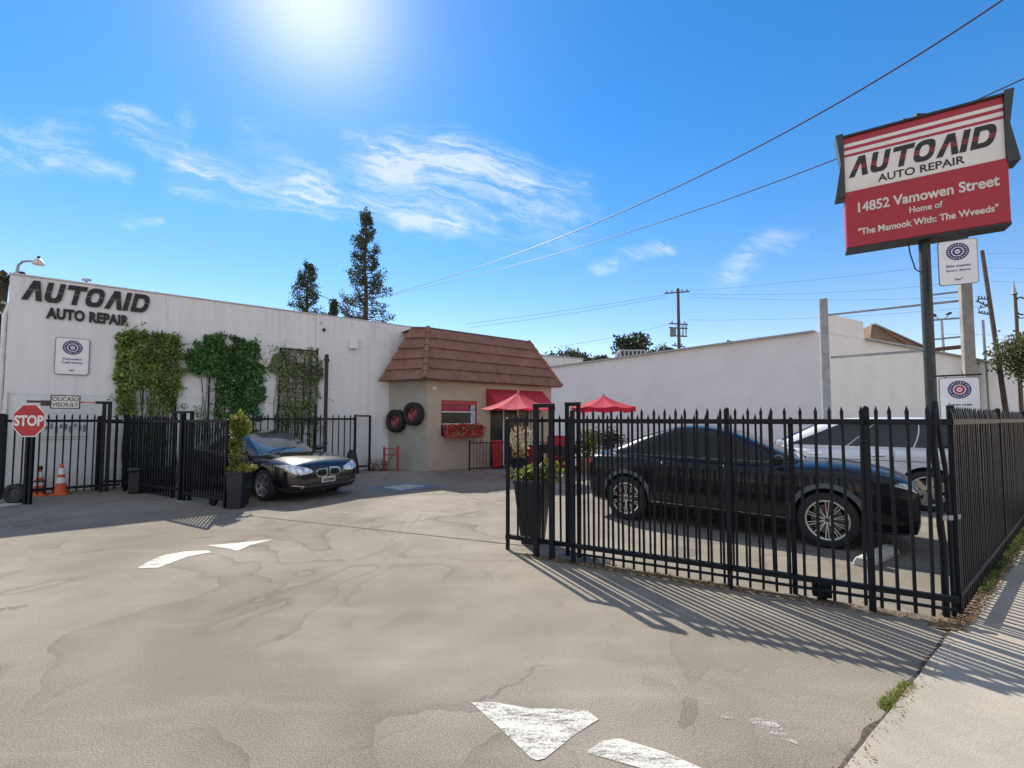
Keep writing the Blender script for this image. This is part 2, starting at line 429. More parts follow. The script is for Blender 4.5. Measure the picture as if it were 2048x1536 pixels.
def flat(name, pts, m, z=.004):
    p = MB(); v = [gp(*q) + Vector((0, 0, z)) for q in pts]; p.add(v, [list(range(len(v)))]); return p.build(name, m, GROUND)
flat('painted_arrow_head', [(942, 1406), (985, 1405), (1060, 1418), (1100, 1419), (1170, 1418), (1197, 1440), (1150, 1470), (1090, 1518), (1075, 1522), (1062, 1518), (1000, 1458)], PW)
flat('painted_arrow_shaft', [(1172, 1506), (1205, 1482), (1240, 1478), (1330, 1505), (1420, 1545), (1700, 1700), (1500, 1760), (1290, 1540)], PW)
flat('painted_arrow_head', [(412, 1091), (455, 1088), (548, 1079), (500, 1091), (474, 1102), (452, 1097)], PW2)
flat('painted_arrow_shaft', [(274, 1137), (296, 1124), (330, 1110), (372, 1103), (416, 1101), (424, 1105), (378, 1113), (338, 1128), (316, 1136)], PW2)
flat('painted_patch', [(1440, 1428), (1462, 1426), (1470, 1440), (1446, 1440)], PW3)
flat('painted_patch', [(1492, 1440), (1540, 1432), (1556, 1450), (1600, 1492), (1560, 1478), (1510, 1452)], PW3)
flat('painted_patch', [(1370, 1496), (1392, 1490), (1450, 1512), (1400, 1505)], PW3)
flat('accessible_bay_outline', [(727, 976), (812, 966), (884, 971), (800, 984)], PB)
flat('accessible_bay_square', [(765, 975), (812, 969), (852, 972), (801, 981)], PW2, .008)
flat('bay_line', [(352, 1000), (372, 999), (374, 1003), (352, 1005)], PW2)
flat('bay_line', [(0, 1078 - 70), (42, 1004), (44, 1009), (0, 1014)], PW2)

# ------------------------------------------------------------ shop wall
def wallm(name, seed, block):
    m = bpy.data.materials.new(name); m.use_nodes = True; N = NT(m.node_tree); b = m.node_tree.nodes['Principled BSDF']
    tc = m.node_tree.nodes.new('ShaderNodeTexCoord').outputs['Object']
    mp = N.node('ShaderNodeMapping'); mp.inputs['Scale'].default_value = (5, 5, .35); mp.inputs['Location'].default_value = (seed, 0, 0)
    m.node_tree.links.new(tc, mp.inputs['Vector'])
    s1 = N.noise(mp.outputs[0], 1.2, 7, .65); s2 = N.noise(tc, .7, 6, .6)
    c = N.mix(N.smooth(s1, .3, .75), (.735, .735, .75), (.66, .66, .675))
    c = N.mix(N.smooth(s2, .45, .75, 0, .35), c, (.58, .58, .59))
    c = N.mix(N.smooth(N.noise(tc, 3.5, 8, .7), .62, .78, 0, .3), c, (.50, .49, .47))
    mp2 = N.node('ShaderNodeMapping'); mp2.inputs['Scale'].default_value = (9, 9, .5); m.node_tree.links.new(tc, mp2.inputs['Vector'])
    zt_ = N.node('ShaderNodeSeparateXYZ', i_Vector=tc).outputs[2]; drip = N.math('MULTIPLY', N.smooth(N.noise(mp2.outputs[0], 1.1, 5, .6), .5, .72), N.smooth(zt_, 3.6, 4.95))
    c = N.mix(N.math('MULTIPLY', drip, .45), c, (.40, .385, .36))
    c = N.mix(N.smooth(N.noise(tc, 38, 4, .8), .4, .7, 0, .16), c, (.50, .50, .50))
    # grime near the foot
    z = N.node('ShaderNodeSeparateXYZ', i_Vector=tc).outputs[2]
    c = N.mix(N.math('MULTIPLY', N.smooth(z, .55, 0.0), N.smooth(N.noise(tc, 5, 5, .6), .35, .65, .1, .6)), c, (.42, .39, .35))
    m.node_tree.links.new(c, b.inputs['Base Color']); b.inputs['Roughness'].default_value = .85
    h = N.noise(tc, 55, 5, .7)
    if block:
        br = m.node_tree.nodes.new('ShaderNodeTexBrick'); rot = N.node('ShaderNodeMapping'); 
        rot.inputs['Rotation'].default_value = (radians(90), 0, 0)
        m.node_tree.links.new(tc, rot.inputs['Vector']); m.node_tree.links.new(rot.outputs[0], br.inputs['Vector'])
        br.inputs['Scale'].default_value = 1.0; br.inputs['Brick Width'].default_value = .4; br.inputs['Row Height'].default_value = .2
        br.inputs['Mortar Size'].default_value = .006; br.inputs['Mortar Smooth'].default_value = .6
        h = N.math('ADD', N.math('MULTIPLY', h, .25), N.math('MULTIPLY', br.outputs['Fac'], -1.0))
    bp = N.node('ShaderNodeBump', i_Height=h, i_Strength=.55 if block else .35, i_Distance=.008)
    m.node_tree.links.new(bp.outputs[0], b.inputs['Normal']); return m
STUCCO = wallm('white_stucco', 0, False); BLOCK = wallm('painted_block', 4, True)
def wp(px, py, off=0.0):
    """point on the shop wall plane, off metres in front of it"""
    P = W0 - DN * off
    return onp(px, py, P, DN)
def ws(px): return (col_on_line(px, W0, DS) - W0).dot(DS)
HW = 4.95
SHOP = thing('repair_shop_building', 'long white stucco auto repair building with black wall lettering', 'building', W0, math.atan2(DS.y, DS.x))
def sw_box(mb, s0, s1, z0, z1, d0, d1):
    """box in shop frame: s along wall, d metres in front of the wall plane"""
    mb.box(((s0 + s1) / 2, -(d0 + d1) / 2, (z0 + z1) / 2), (s1 - s0, abs(d1 - d0), z1 - z0))
sA, sB, sC = (wp(20, 545) - W0).dot(DS), ws(628), ws(905)
m1 = MB(); sw_box(m1, sA - .0, sB, 2.24, HW, -.3, 0); m1.build('stucco_wall', STUCCO, SHOP, local=True, bevel=.012)
m1 = MB(); sw_box(m1, sA - .0, sB, 0, 2.238, -.3, .012); m1.build('lower_wall', BLOCK, SHOP, local=True, bevel=.006)
m1 = MB(); sw_box(m1, sB + .003, sC, 0, HW, -.3, .018); m1.build('block_wall', BLOCK, SHOP, local=True, bevel=.012)
m1 = MB(); sw_box(m1, sA, sC, HW - .5, HW - .35, -14, -.302); sw_box(m1, sA, sA + .25, 0, HW - .02, -14, -.302); sw_box(m1, sC - .25, sC, 0, HW - .02, -14, -.302); m1.build('flat_roof', mat('roof_felt', (.3, .3, .3), .9), SHOP, local=True)
m1 = MB(); sw_box(m1, sA - .01, sC, HW + .001, HW + .03, -.33, .03); m1.build('parapet_cap', mat('cap_metal', (.55, .55, .54), .5, var=.15, dirt=((.3, .28, .25), 4, .5)), SHOP, local=True)
# small fittings on the wall
def sloc(px, py): 
    p = wp(px, py) - W0; return p.dot(DS), p.z
m1 = MB(); s, z = sloc(705, 688); sw_box(m1, s - .13, s + .13, z - .17, z + .17, .019, .19); m1.build('vent_box', mat('white_metal', (.7, .7, .69), .5, var=.06), SHOP, local=True, bevel=.01)
s, z = sloc(647, 660); m1 = MB(); m1.lathe([(0, -.02), (.05, -.02), (.05, .03), (.03, .06), (0, .06)], (s, -.06, z), 'Y', 12); m1.box((s - .1, -.04, z + .2), (.03, .03, .03)); m1.build('wall_lamp', DKPLASTIC, SHOP, local=True, smooth=True)
m1 = MB(); s = sA; m1.tube([(s - .05, .02, 0), (s - .05, .02, 4.0), (s + .02, .04, 4.3)], .042, 10); m1.tube([(s + .06, -.04, 0.0), (s + .06, -.04, 2.3)], .02, 8); m1.build('downspout', mat('white_pipe', (.66, .66, .64), .5, dirt=((.4, .36, .3), 6, .4)), SHOP, local=True, smooth=True)
s, z = sloc(518, 840); m1 = MB(); sw_box(m1, s - .22, s + .22, z - .28, z + .28, .013, .06); m1.build('notice_panel', mat('pale_panel', (.62, .64, .66), .4), SHOP, local=True, bevel=.005)
m1 = MB(); sw_box(m1, s - .1, s + .08, z - .05, z + .13, .061, .065); m1.build('notice_mark', NAVY, SHOP, local=True)
# conduit line
m1 = MB(); s, z = sloc(735, 690); sw_box(m1, s - .012, s + .012, 1.6, 4.4, .019, .04); m1.build('conduit', mat('white_metal', (0, 0, 0)), SHOP, local=True)
# faint painted mark low on wall
s, z = sloc(132, 855)
mk = MB()
for i in range(9): mk.box((s - .32 + i * .08, -.014 - .002, z + .05 * sin(i * 2.3)), (.05, .003, .09 + .04 * (i % 3)))
mk.box((s, -.016, z - .22), (.8, .003, .012)); mk.box((s, -.016, z - .28), (.8, .003, .008))
mk.build('stencilled_mark', mat('grey_ink', (.22, .23, .25), .7, var=.3), SHOP, local=True)

# lettering AUTOAID : slanted cut letters
def sup(cx, cz, a, b, n, e, sh, N_=28):
    out = []
    for i in range(N_):
        t = 2 * pi * i / N_ + .001; x = a * math.copysign(abs(cos(t)) ** (2 / e), cos(t)); z = b * math.copysign(abs(sin(t)) ** (2 / e), sin(t))
        out.append((cx + x + sh * (cz + z), cz + z))
    return out
def dshape(x0, x1, z0, z1, r, sh, N_=28):
    """D: straight left side, round right side, N points starting lower left"""
    pts = [(x0, z0)]; k = N_ - 2
    zc = (z0 + z1) / 2; h = (z1 - z0) / 2
    for i in range(k):
        t = -pi / 2 + pi * i / (k - 1); pts.append((x1 - r + r * cos(t) ** .8 if cos(t) > 0 else x1 - r, zc + h * math.copysign(abs(sin(t)) ** .8, sin(t))))
    pts.append((x0, z1)); return [(x + sh * z, z) for x, z in pts]
GL = {'A': ([(0, 0), (.64, 1), (1.02, 1), (1.14, 0), (.80, 0), (.755, .66), (.34, 0)], 1.18),
      'U': ([(.30, 1), (.62, 1), (.45, .36), (.48, .25), (.60, .21), (.74, .25), (.82, .36), (1.0, 1), (1.31, 1), (1.13, .33), (1.03, .12), (.84, 0), (.30, 0), (.14, .10), (.11, .28)], 1.22),
      'T': ([(.27, 1), (1.42, 1), (1.35, .77), (.97, .77), (.75, 0), (.44, 0), (.66, .77), (.20, .77)], 1.12),
      'I': ([(0, 0), (.29, 1), (.62, 1), (.33, 0)], .52)}
def autoaid(M, scale, th, parent, mats, stripes, name, xs=1.0):
    mb = MB(); x = 0.0; S = Matrix.Diagonal((scale * xs, 1, scale, 1))
    for ch in 'AUTOAID':
        T = M @ S @ Matrix.Translation((x, 0, 0))
        if ch == 'O': mb.ring(sup(.62, .5, .55, .5, 28, 2.9, .29), sup(.62, .5, .25, .27, 28, 2.6, .29), th, T); x += 1.34
        elif ch == 'D': mb.ring(dshape(0, 1.12, 0, 1, .5, .29), dshape(.31, .80, .23, .77, .27, .29), th, T); x += 1.2
        else: mb.prism(GL[ch][0], th, T); x += GL[ch][1]
    o = mb.build(name, mats, parent)
    if stripes:
        inv = M.inverted()
        r = parent
        while r.parent: r = r.parent
        Bm = Matrix.LocRotScale(r.location, r.rotation_euler, r.scale)
        bm = bmesh.new(); bm.from_mesh(o.data)
        up = (Bm.inverted() @ M).to_3x3() @ Vector((0, 0, 1)); org = (Bm.inverted() @ M).translation
        for a, b in stripes:
            for zz in (a, b): bmesh.ops.bisect_plane(bm, geom=bm.verts[:] + bm.edges[:] + bm.faces[:], plane_co=org + up * zz * scale, plane_no=up)
        for f in bm.faces:
            zz = (f.calc_center_median() - org).dot(up) / scale
            if any(a < zz < b for a, b in stripes): f.material_index = 1
        bm.to_mesh(o.data); bm.free()
    return o
LM = mat('black_cut_letters', (.010, .009, .011), .6, var=.3, scale=12)
LM2 = mat('worn_letter_band', (.13, .12, .13), .5, var=.3, scale=12)
pa = wp(42, 602, .019); pb = wp(303, 625, .019)
wlen = (Vector((pb.x, pb.y, 0)) - Vector((pa.x, pa.y, 0))).length
zb = (wp(42, 597).z + wp(303, 625).z) / 2
zh = (wp(70, 562).z - wp(42, 602).z + wp(285, 590).z - wp(290, 624).z) / 2; zb = (wp(42, 601).z + wp(290, 624).z) / 2
autoaid(frameM((pa.x, pa.y, zb), DS), zh, .022, SHOP, [LM, LM2], [(.50, .545)], 'autoaid_lettering', xs=wlen / 8.02 / zh)
pc = wp(178, 642, .019); z1 = wp(172, 643).z; wl2 = (wp(264, 640) - wp(86, 640)).length
at_ = text_mesh('AUTO REPAIR', .34, .02, frameM((pc.x, pc.y, z1), DS), LM, 'auto_repair_lettering', SHOP, bold=.016, xs=wl2 / 2.42, spacing=1.04)

# ------------------------------------------------------------ trellises and vines
LEAF1 = mat('vine_leaf_yellow_green', (.19, .28, .07), .55, var=.35, scale=2, island=.5, transl=.25)
LEAF2 = mat('vine_leaf_deep_green', (.08, .19, .055), .5, var=.35, scale=2, island=.5, transl=.25)
LEAF3 = mat('vine_leaf_olive', (.19, .24, .11), .6, var=.35, scale=2, island=.5, transl=.25)
STEM = mat('woody_stem', (.07, .05, .035), .9)
def leaf(mb, p, size, rnd, up=.3):
    d = Vector((rnd.gauss(0, 1), rnd.gauss(0, 1), rnd.gauss(0, 1) - up)).normalized()
    q = d.orthogonal().normalized(); q = Matrix.Rotation(rnd.uniform(0, 6.3), 3, d) @ q
    a = size * rnd.uniform(.6, 1.3); w = a * .38
    k = len(mb.v); mb.v += [p, p + d * a * .5 + q * w, p + d * a, p + d * a * .5 - q * w]; mb.f.append([k, k + 1, k + 2, k + 3]); mb.m.append(mb.mi)
def inpoly(x, y, P):
    c = False; j = len(P) - 1
    for i in range(len(P)):
        if (P[i][1] > y) != (P[j][1] > y) and x < (P[j][0] - P[i][0]) * (y - P[i][1]) / (P[j][1] - P[i][1]) + P[i][0]: c = not c
        j = i
    return c
def vine(poly, low, n, size, m, label, seed, seedlab):
    rnd = random.Random(seed); xs = [p[0] for p in poly]; ys = [p[1] for p in poly]
    root = thing('climbing_vine', label, 'vine', W0 + DS * ws((min(xs) + max(xs)) / 2) - DN * .1, 0, 'vines trained up the shop wall')
    mb = MB(); i = 0; cx = sum(xs) / len(xs)
    while i < n:
        x = rnd.uniform(min(xs) - 6, max(xs) + 6); y = rnd.uniform(min(ys) - 8, max(ys) + 6)
        jx = x + noise.noise(Vector((x * .06, y * .06, seed))) * 14; jy = y + noise.noise(Vector((x * .06, y * .06, seed + 9))) * 14
        if not inpoly(jx, jy, poly): continue
        dens = .62 + .9 * noise.noise(Vector((x * .045, y * .03, seed + 3)))
        if y > low: dens *= .55
        if rnd.random() > dens: 
            continue
        off = rnd.uniform(.03, .17) * (1 + .6 * noise.noise(Vector((x * .05, y * .05, seed + 5))))
        leaf(mb, wp(x, y, off), size * (1.35 if i % 5 == 0 else .85), rnd, .4); i += 1
    # loose shoots on the fringe and long sparse strands to the ground
    for k in range(60):
        e = R.choice(poly); a = wp(e[0] + rnd.uniform(-16, 16), e[1] + rnd.uniform(-8, 8), rnd.uniform(.05, .25)); d = Vector((rnd.gauss(0, 1), rnd.gauss(0, .3), rnd.gauss(0, 1) - .2)).normalized()
        for j in range(7): leaf(mb, a + d * j * .035, size * .9, rnd)
    for k in range(26):
        x = rnd.uniform(min(xs) + 18, max(xs) - 14); y0 = low
        for j in range(80):
            y = y0 + j * 2.2
            if rnd.random() < .85: leaf(mb, wp(x + 3 * sin(j * .3 + k), min(y, 965), rnd.uniform(.04, .16)), size * .85, rnd)
    mb.build('leaves', m, root, fixn=False)
    st = MB()
    for k in range(12):
        x = rnd.uniform(min(xs) + 14, max(xs) - 14); pts = [wp(x + 5 * sin(j * .9 + k), 965 - j * 26, .06 + .02 * sin(j)) for j in range(11)]
        st.tube(pts, [.014 - .001 * j for j in range(11)], 5)
    st.build('stems', STEM, root)
vine([(238, 664), (262, 658), (290, 667), (345, 670), (366, 690), (362, 730), (366, 770), (352, 815), (325, 822), (318, 790), (300, 765), (270, 780), (268, 822), (243, 825), (234, 800), (230, 740)], 770, 10500, .070, LEAF1,
     'yellowish green climbing vine on the leftmost wall trellis, beside the round certificate sign', 1, 1)
vine([(374, 735), (372, 708), (400, 678), (440, 666), (515, 684), (527, 740), (528, 800), (512, 828), (470, 845), (420, 845), (440, 790), (436, 750), (404, 752), (396, 738)], 812, 12500, .070, LEAF2,
     'dark green dense climbing vine with an arm reaching left, on the middle wall trellis', 2, 2)
vine([(530, 738), (545, 712), (562, 696), (628, 698), (646, 730), (640, 790), (632, 850), (562, 850), (558, 745)], 770, 5200, .060, LEAF3,
     'thin olive green climbing vine on the wall trellis beside the brown standpipe', 3, 3)
def trellis(pxs, py, label):
    s0 = W0 + DS * ws(pxs[0]); root = thing('wall_trellis', label, 'trellis', s0 - DN * .06, 0, 'trellises on the shop wall')
    mb = MB()
    for k, x in enumerate(pxs):
        top = wp(x, py, .06).z - (.0 if k in (0, len(pxs) - 1) else .3)
        b = col_on_line(x, W0 - DN * .06, DS); mb.beam(b, b + Vector((0, 0, top)), .025 if k % (len(pxs) - 1) else .04, .025 if k % (len(pxs) - 1) else .04, up=DS)
    a = col_on_line(pxs[0], W0 - DN * .06, DS); b = col_on_line(pxs[-1], W0 - DN * .06, DS); zt = wp(pxs[0], py, .06).z
    z = .4
    while z < zt - .2: mb.beam(a + Vector((0, 0, z)), b + Vector((0, 0, z)), .014, .014); z += .42
    mb.beam(a + Vector((0, 0, zt)), b + Vector((0, 0, zt)), .04, .04)
    mb.build('trellis_frame', BLACK, root)
trellis((250, 267, 284, 300, 318, 350), 668, 'tall black rod trellis under the yellowish green vine')
trellis((416, 432, 448, 466, 484, 506), 700, 'tall black rod trellis under the dense dark green vine')
trellis((557, 574, 590, 606, 620, 632), 696, 'tall black rod trellis under the thin olive vine, its top corner bare')
# standpipe
b = col_on_line(651, W0 - DN * .35, DS); mb = MB()
zt = onp(651, 722, W0 - DN * .35, DN).z
mb.tube([b, b + Vector((0, 0, zt))], .055, 12); mb.lathe([(0, zt - .02), (.075, zt - .02), (.085, zt + .06), (.05, zt + .10), (.07, zt + .15), (.045, zt + .21), (0, zt + .22)], b, 'Z', 12); mb.lathe([(.06, .9), (.075, .9), (.075, .96), (.06, .96)], b, 'Z', 12)
tag(mb.build('standpipe', mat('rusty_dark_iron', (.035, .028, .026), .7, var=.4, scale=14, bump=.5, dirt=((.12, .06, .03), 8, .5)), smooth=True, origin=b), 'dark rusty iron standpipe with knobbed cap standing by the shop wall', 'pipe')

# ------------------------------------------------------------ small tan building with mansard roof
HC = Vector((-2.74, 14.6, 0)); HJ = col_on_line(776, W0, DS); HE = HC + DS * 5.42
TAN = mat('tan_stucco', (.42, .345, .27), .9, var=.07, scale=1.5, bump=.5, bscale=70, dirt=((.34, .29, .23), 1.6, .35))
GRN = mat('greenish_stucco', (.37, .355, .31), .9, var=.08, scale=1.5, bump=.5, bscale=70, dirt=((.28, .26, .21), 1.6, .35))
HUT = thing('tan_office_building', 'small tan stucco building with brown tiled mansard roof', 'building', HC, 0)
EV = 3.02
def wall_seg(mb, a, b, z0, z1, t=.2):
    d = (b - a).normalized(); nn = Vector((-d.y, d.x, 0)); m = (a + b) / 2 + nn * t / 2
    mb.box((m.x, m.y, (z0 + z1) / 2), ((b - a).length, t, z1 - z0), Matrix((d, nn, Vector((0, 0, 1)))).transposed())
def hs(px):
    return (col_on_line(px, HC, DS) - HC).dot(DS)
def hz(px, py): return onp(px, py, HC, DN).z
wx0, wx1, wz0, wz1 = hs(882), hs(954), hz(918, 872), hz(918, 801)
dx0, dx1, dz1 = hs(980), hs(1062), hz(1020, 818)
mb = MB()
def hseg(s0, s1, z0, z1): wall_seg(mb, HC + DS * s0, HC + DS * s1, z0, z1)
hseg(0, wx0, 0, EV); hseg(wx0 + .001, wx1, 0, wz0); hseg(wx0 + .001, wx1, wz1, EV); hseg(wx1 + .001, dx0, 0, EV); hseg(dx0 + .001, dx1, dz1, EV); hseg(dx1 + .001, 5.42, 0, EV)
mb.build('front_wall', TAN, HUT)
mb = MB(); dj = (HC - HJ); wall_seg(mb, HJ, HC - dj.normalized() * .004, 0, EV); mb.build('side_wall', GRN, HUT)
mb = MB(); wall_seg(mb, HE - DS * .01, HE - DS * .01 + DN * 4.5, 0, EV); mb.build('end_wall', TAN, HUT)
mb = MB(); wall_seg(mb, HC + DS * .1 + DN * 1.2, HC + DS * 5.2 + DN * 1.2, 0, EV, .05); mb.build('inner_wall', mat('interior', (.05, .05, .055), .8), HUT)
# mansard roof
MZ0, MZ1 = 2.94, hz(852, 652) + .03
o_ = .28
sidedir = (HC - HJ).normalized(); sn = Vector((sidedir.y, -sidedir.x, 0))
c0 = HC - DN * o_ + sn * .0; 
A0 = HJ + sn * .42 - sidedir * .0; B0 = HC + sn * .30 - DN * .22; D0 = HE - DN * o_ + DS * .30; E0_ = D0 + DN * 4.6
A1 = HJ + sidedir * .95 + sn * -.05 ; B1 = HC + DS * .22 + DN * .45; D1 = HE + DN * .50 - DS * .75; E1_ = D1 + DN * 3.2
def tile_mat():
    m = bpy.data.materials.new('brown_roof_tile'); m.use_nodes = True; N = NT(m.node_tree); b = m.node_tree.nodes['Principled BSDF']
    tc = m.node_tree.nodes.new('ShaderNodeTexCoord').outputs['Object']
    c = N.mix(N.smooth(N.noise(tc, 2.0, 6, .65), .3, .7), (.20, .095, .066), (.29, .155, .108))
    c = N.mix(N.smooth(N.noise(tc, 7, 6, .7), .55, .75, 0, .55), c, (.33, .21, .14))
    c = N.mix(N.smooth(N.noise(tc, 11, 6, .7), .6, .8, 0, .6), c, (.07, .045, .038))
    c = N.mix(N.smooth(N.noise(tc, 30, 4, .8), .35, .65, 0, .45), c, (.12, .06, .045))
    isl = N.node('ShaderNodeNewGeometry').outputs['Random Per Island']; c = N.vmath('SCALE', c, scale=N.smooth(isl, 0, 1, .92, 1.07))
    m.node_tree.links.new(c, b.inputs['Base Color']); b.inputs['Roughness'].default_value = .85
    bp = N.node('ShaderNodeBump', i_Height=N.noise(tc, 60, 5, .7), i_Strength=.7, i_Distance=.01); m.node_tree.links.new(bp.outputs[0], b.inputs['Normal']); return m
TILE = tile_mat()
def courses(mb, p0, p1, q0, q1, n=5, tw=2.9):
    """overlapping tile courses between eave line p0-p1 (z MZ0) and top line q0-q1 (z MZ1)"""
    up = Vector((0, 0, 1)); nrm = (p1 - p0).cross((q0 + up * MZ1) - (p0 + up * MZ0)).normalized()
    if nrm.dot(-(HC + DN * 2 - (p0 + p1) / 2)) < 0: nrm = -nrm
    for k in range(n):
        t0, t1 = k / n, min(1, (k + 1) / n + .03)
        a, b = p0.lerp(q0, t0) + up * (MZ0 + (MZ1 - MZ0) * t0), p1.lerp(q1, t0) + up * (MZ0 + (MZ1 - MZ0) * t0)
        c, d = p0.lerp(q0, t1) + up * (MZ0 + (MZ1 - MZ0) * t1), p1.lerp(q1, t1) + up * (MZ0 + (MZ1 - MZ0) * t1)
        nt = max(1, int((b - a).length / tw)); sh = .5 * (k % 2)
        cuts = [0] + [min(1, max(0, (i + sh) / nt)) for i in range(nt + 1) if 0 < (i + sh) / nt < 1] + [1]
        for u0, u1 in zip(cuts[:-1], cuts[1:]):
            lift = .072 + .004 * R.random(); e = .003
            A, B, Cc, Dd = a.lerp(b, u0 + e / 2), a.lerp(b, u1 - e / 2), c.lerp(d, u1 - e / 2), c.lerp(d, u0 + e / 2)
            mb.add([A + nrm * lift, B + nrm * lift, Cc + nrm * .01, Dd + nrm * .01, A, B, Cc, Dd], [(0, 1, 2, 3), (0, 4, 5, 1), (1, 5, 6, 2), (0, 3, 7, 4), (4, 7, 6, 5)])
mb = MB(); courses(mb, A0, B0, A1, B1); courses(mb, B0, D0, B1, D1); courses(mb, D0, E0_, D1, E1_)
ROOF = mb.build('mansard_roof', TILE, HUT)
U = Vector((0, 0, 1))
for p, q in ((B0, B1), (D0, D1)):
    mb = MB()
    for k in range(8):
        a = p.lerp(q, k / 8) + U * (MZ0 + (MZ1 - MZ0) * k / 8 + .03); b = p.lerp(q, (k + 1.15) / 8) + U * (MZ0 + (MZ1 - MZ0) * (k + 1.15) / 8 + .02)
        mb.tube([a, b], [.105, .075], 10)
    mb.build('ridge_tiles', TILE, ROOF, smooth=True, angle=50)
mb = MB(); mb.add([A0 + U * MZ0, B0 + U * MZ0, D0 + U * MZ0, E0_ + U * MZ0, E0_ + DS * -2 + U * MZ0, HJ + U * MZ0], [(0, 1, 2, 3, 4, 5)]); mb.build('soffit', mat('soffit_paint', (.30, .25, .2), .8), HUT)
mb = MB(); v = [A1 + U * (MZ1 - .02), B1 + U * (MZ1 - .02), D1 + U * (MZ1 - .02), E1_ + U * (MZ1 - .02), A1 + DN * 3 + U * (MZ1 - .02)]; mb.add(v, [(0, 1, 2, 3, 4)])
for a, b in ((A1, B1), (B1, D1), (D1, E1_)): mb.beam(a + U * (MZ1 + .02), b + U * (MZ1 + .02), .06, .05)
mb.build('roof_top', mat('roof_edge', (.12, .10, .095), .8), HUT)
# window
RF = mat('red_painted_frame', (.36, .035, .04), .45, var=.12)
WIN = MB()
for s0, s1, z0, z1 in ((wx0, wx1, wz1 - .14, wz1), (wx0, wx0 + .04, wz0, wz1 - .141), (wx1 - .04, wx1, wz0, wz1 - .141), (wx0 + .041, wx1 - .041, wz0, wz0 + .03)):
    wall_seg(WIN, HC + DS * s0 + DN * .03, HC + DS * s1 + DN * .03, z0, z1, .06)
WIN = WIN.build('window', RF, HUT)
mb = MB(); wall_seg(mb, HC + DS * (wx0 + .04) + DN * .07, HC + DS * (wx1 - .04) + DN * .07, wz0 + .03, wz1 - .14, .01); mb.build('pane', mat('dull_glass', (.02, .024, .028), .12, var=0, spec=.25), WIN)
mb = MB(); zm = hz(918, 824); wall_seg(mb, HC + DS * (wx0 + .042) + DN * .04, HC + DS * (wx1 - .042) + DN * .04, zm - .015, zm + .02, .025)
zm2 = hz(918, 848); wall_seg(mb, HC + DS * (wx0 + .042) + DN * .04, HC + DS * (wx1 - .042) + DN * .04, zm2 - .015, zm2 + .02, .025); mb.build('white_crossbar', mat('white_metal', (0, 0, 0)), WIN)
mb = MB(); wall_seg(mb, HC + DS * (wx0 + .045) + DN * .055, HC + DS * (wx1 - .3) + DN * .055, zm + .03, wz1 - .15, .012); mb.build('red_blind', mat('red_blind', (.30, .03, .05), .6, var=.2), WIN)
mb = MB(); wall_seg(mb, HC + DS * (wx1 - .22) + DN * .055, HC + DS * (wx1 - .05) + DN * .055, zm2 + .03, zm + .25, .012); mb.build('window_poster', mat('pale_poster', (.35, .45, .52), .5, var=.4, scale=9), WIN)
# glazed door front with mullions
DR = MB()
for s in (dx0 + .02, dx0 + (dx1 - dx0) * .34, dx0 + (dx1 - dx0) * .68, dx1 - .03): wall_seg(DR, HC + DS * (s - .02) + DN * .05, HC + DS * (s + .02) + DN * .05, 0, dz1 - .002, .05)
wall_seg(DR, HC + DS * (dx0 + .05) + DN * .06, HC + DS * (dx1 - .06) + DN * .06, 2.0, 2.04, .03)
DR = DR.build('glazed_door', mat('white_metal', (0, 0, 0)), HUT)
mb = MB(); wall_seg(mb, HC + DS * (dx0) + DN * .105, HC + DS * (dx1) + DN * .105, 0.02, dz1 - .01, .01); mb.build('pane', mat('dull_glass', (0, 0, 0)), DR)
# awning
AW = mat('red_awning_canvas', (.40, .022, .045), .75, var=.1, scale=3, bump=.2)
ax0, ax1, az1, az0 = hs(972), hs(1084), hz(1025, 780), hz(1025, 820)
p = [HC + DS * ax0 - DN * .02, HC + DS * ax1 - DN * .02]; q = [v - DN * .75 for v in p]
mb = MB(); mb.add([p[0] + U * az1, p[1] + U * az1, q[1] + U * (az0 + .12), q[0] + U * (az0 + .12), p[0] + U * az0, p[1] + U * az0, q[1] + U * (az0 - .02), q[0] + U * (az0 - .02)],
    [(0, 1, 2, 3), (3, 2, 6, 7), (0, 3, 7, 4), (1, 5, 6, 2)]); mb.build('awning', AW, HUT)
# round wall light
p = onp(869, 777, HC, DN); mb = MB(); M_ = frameM(p - DN * .0, DS)
mb.lathe([(0, -.06), (.05, -.055), (.075, -.03), (.08, 0)], (0, 0, 0), 'Y', 16); mb.v = [M_ @ v for v in mb.v]; mb.build('round_wall_light', mat('pale_plastic', (.6, .58, .52), .4), HUT, smooth=True)
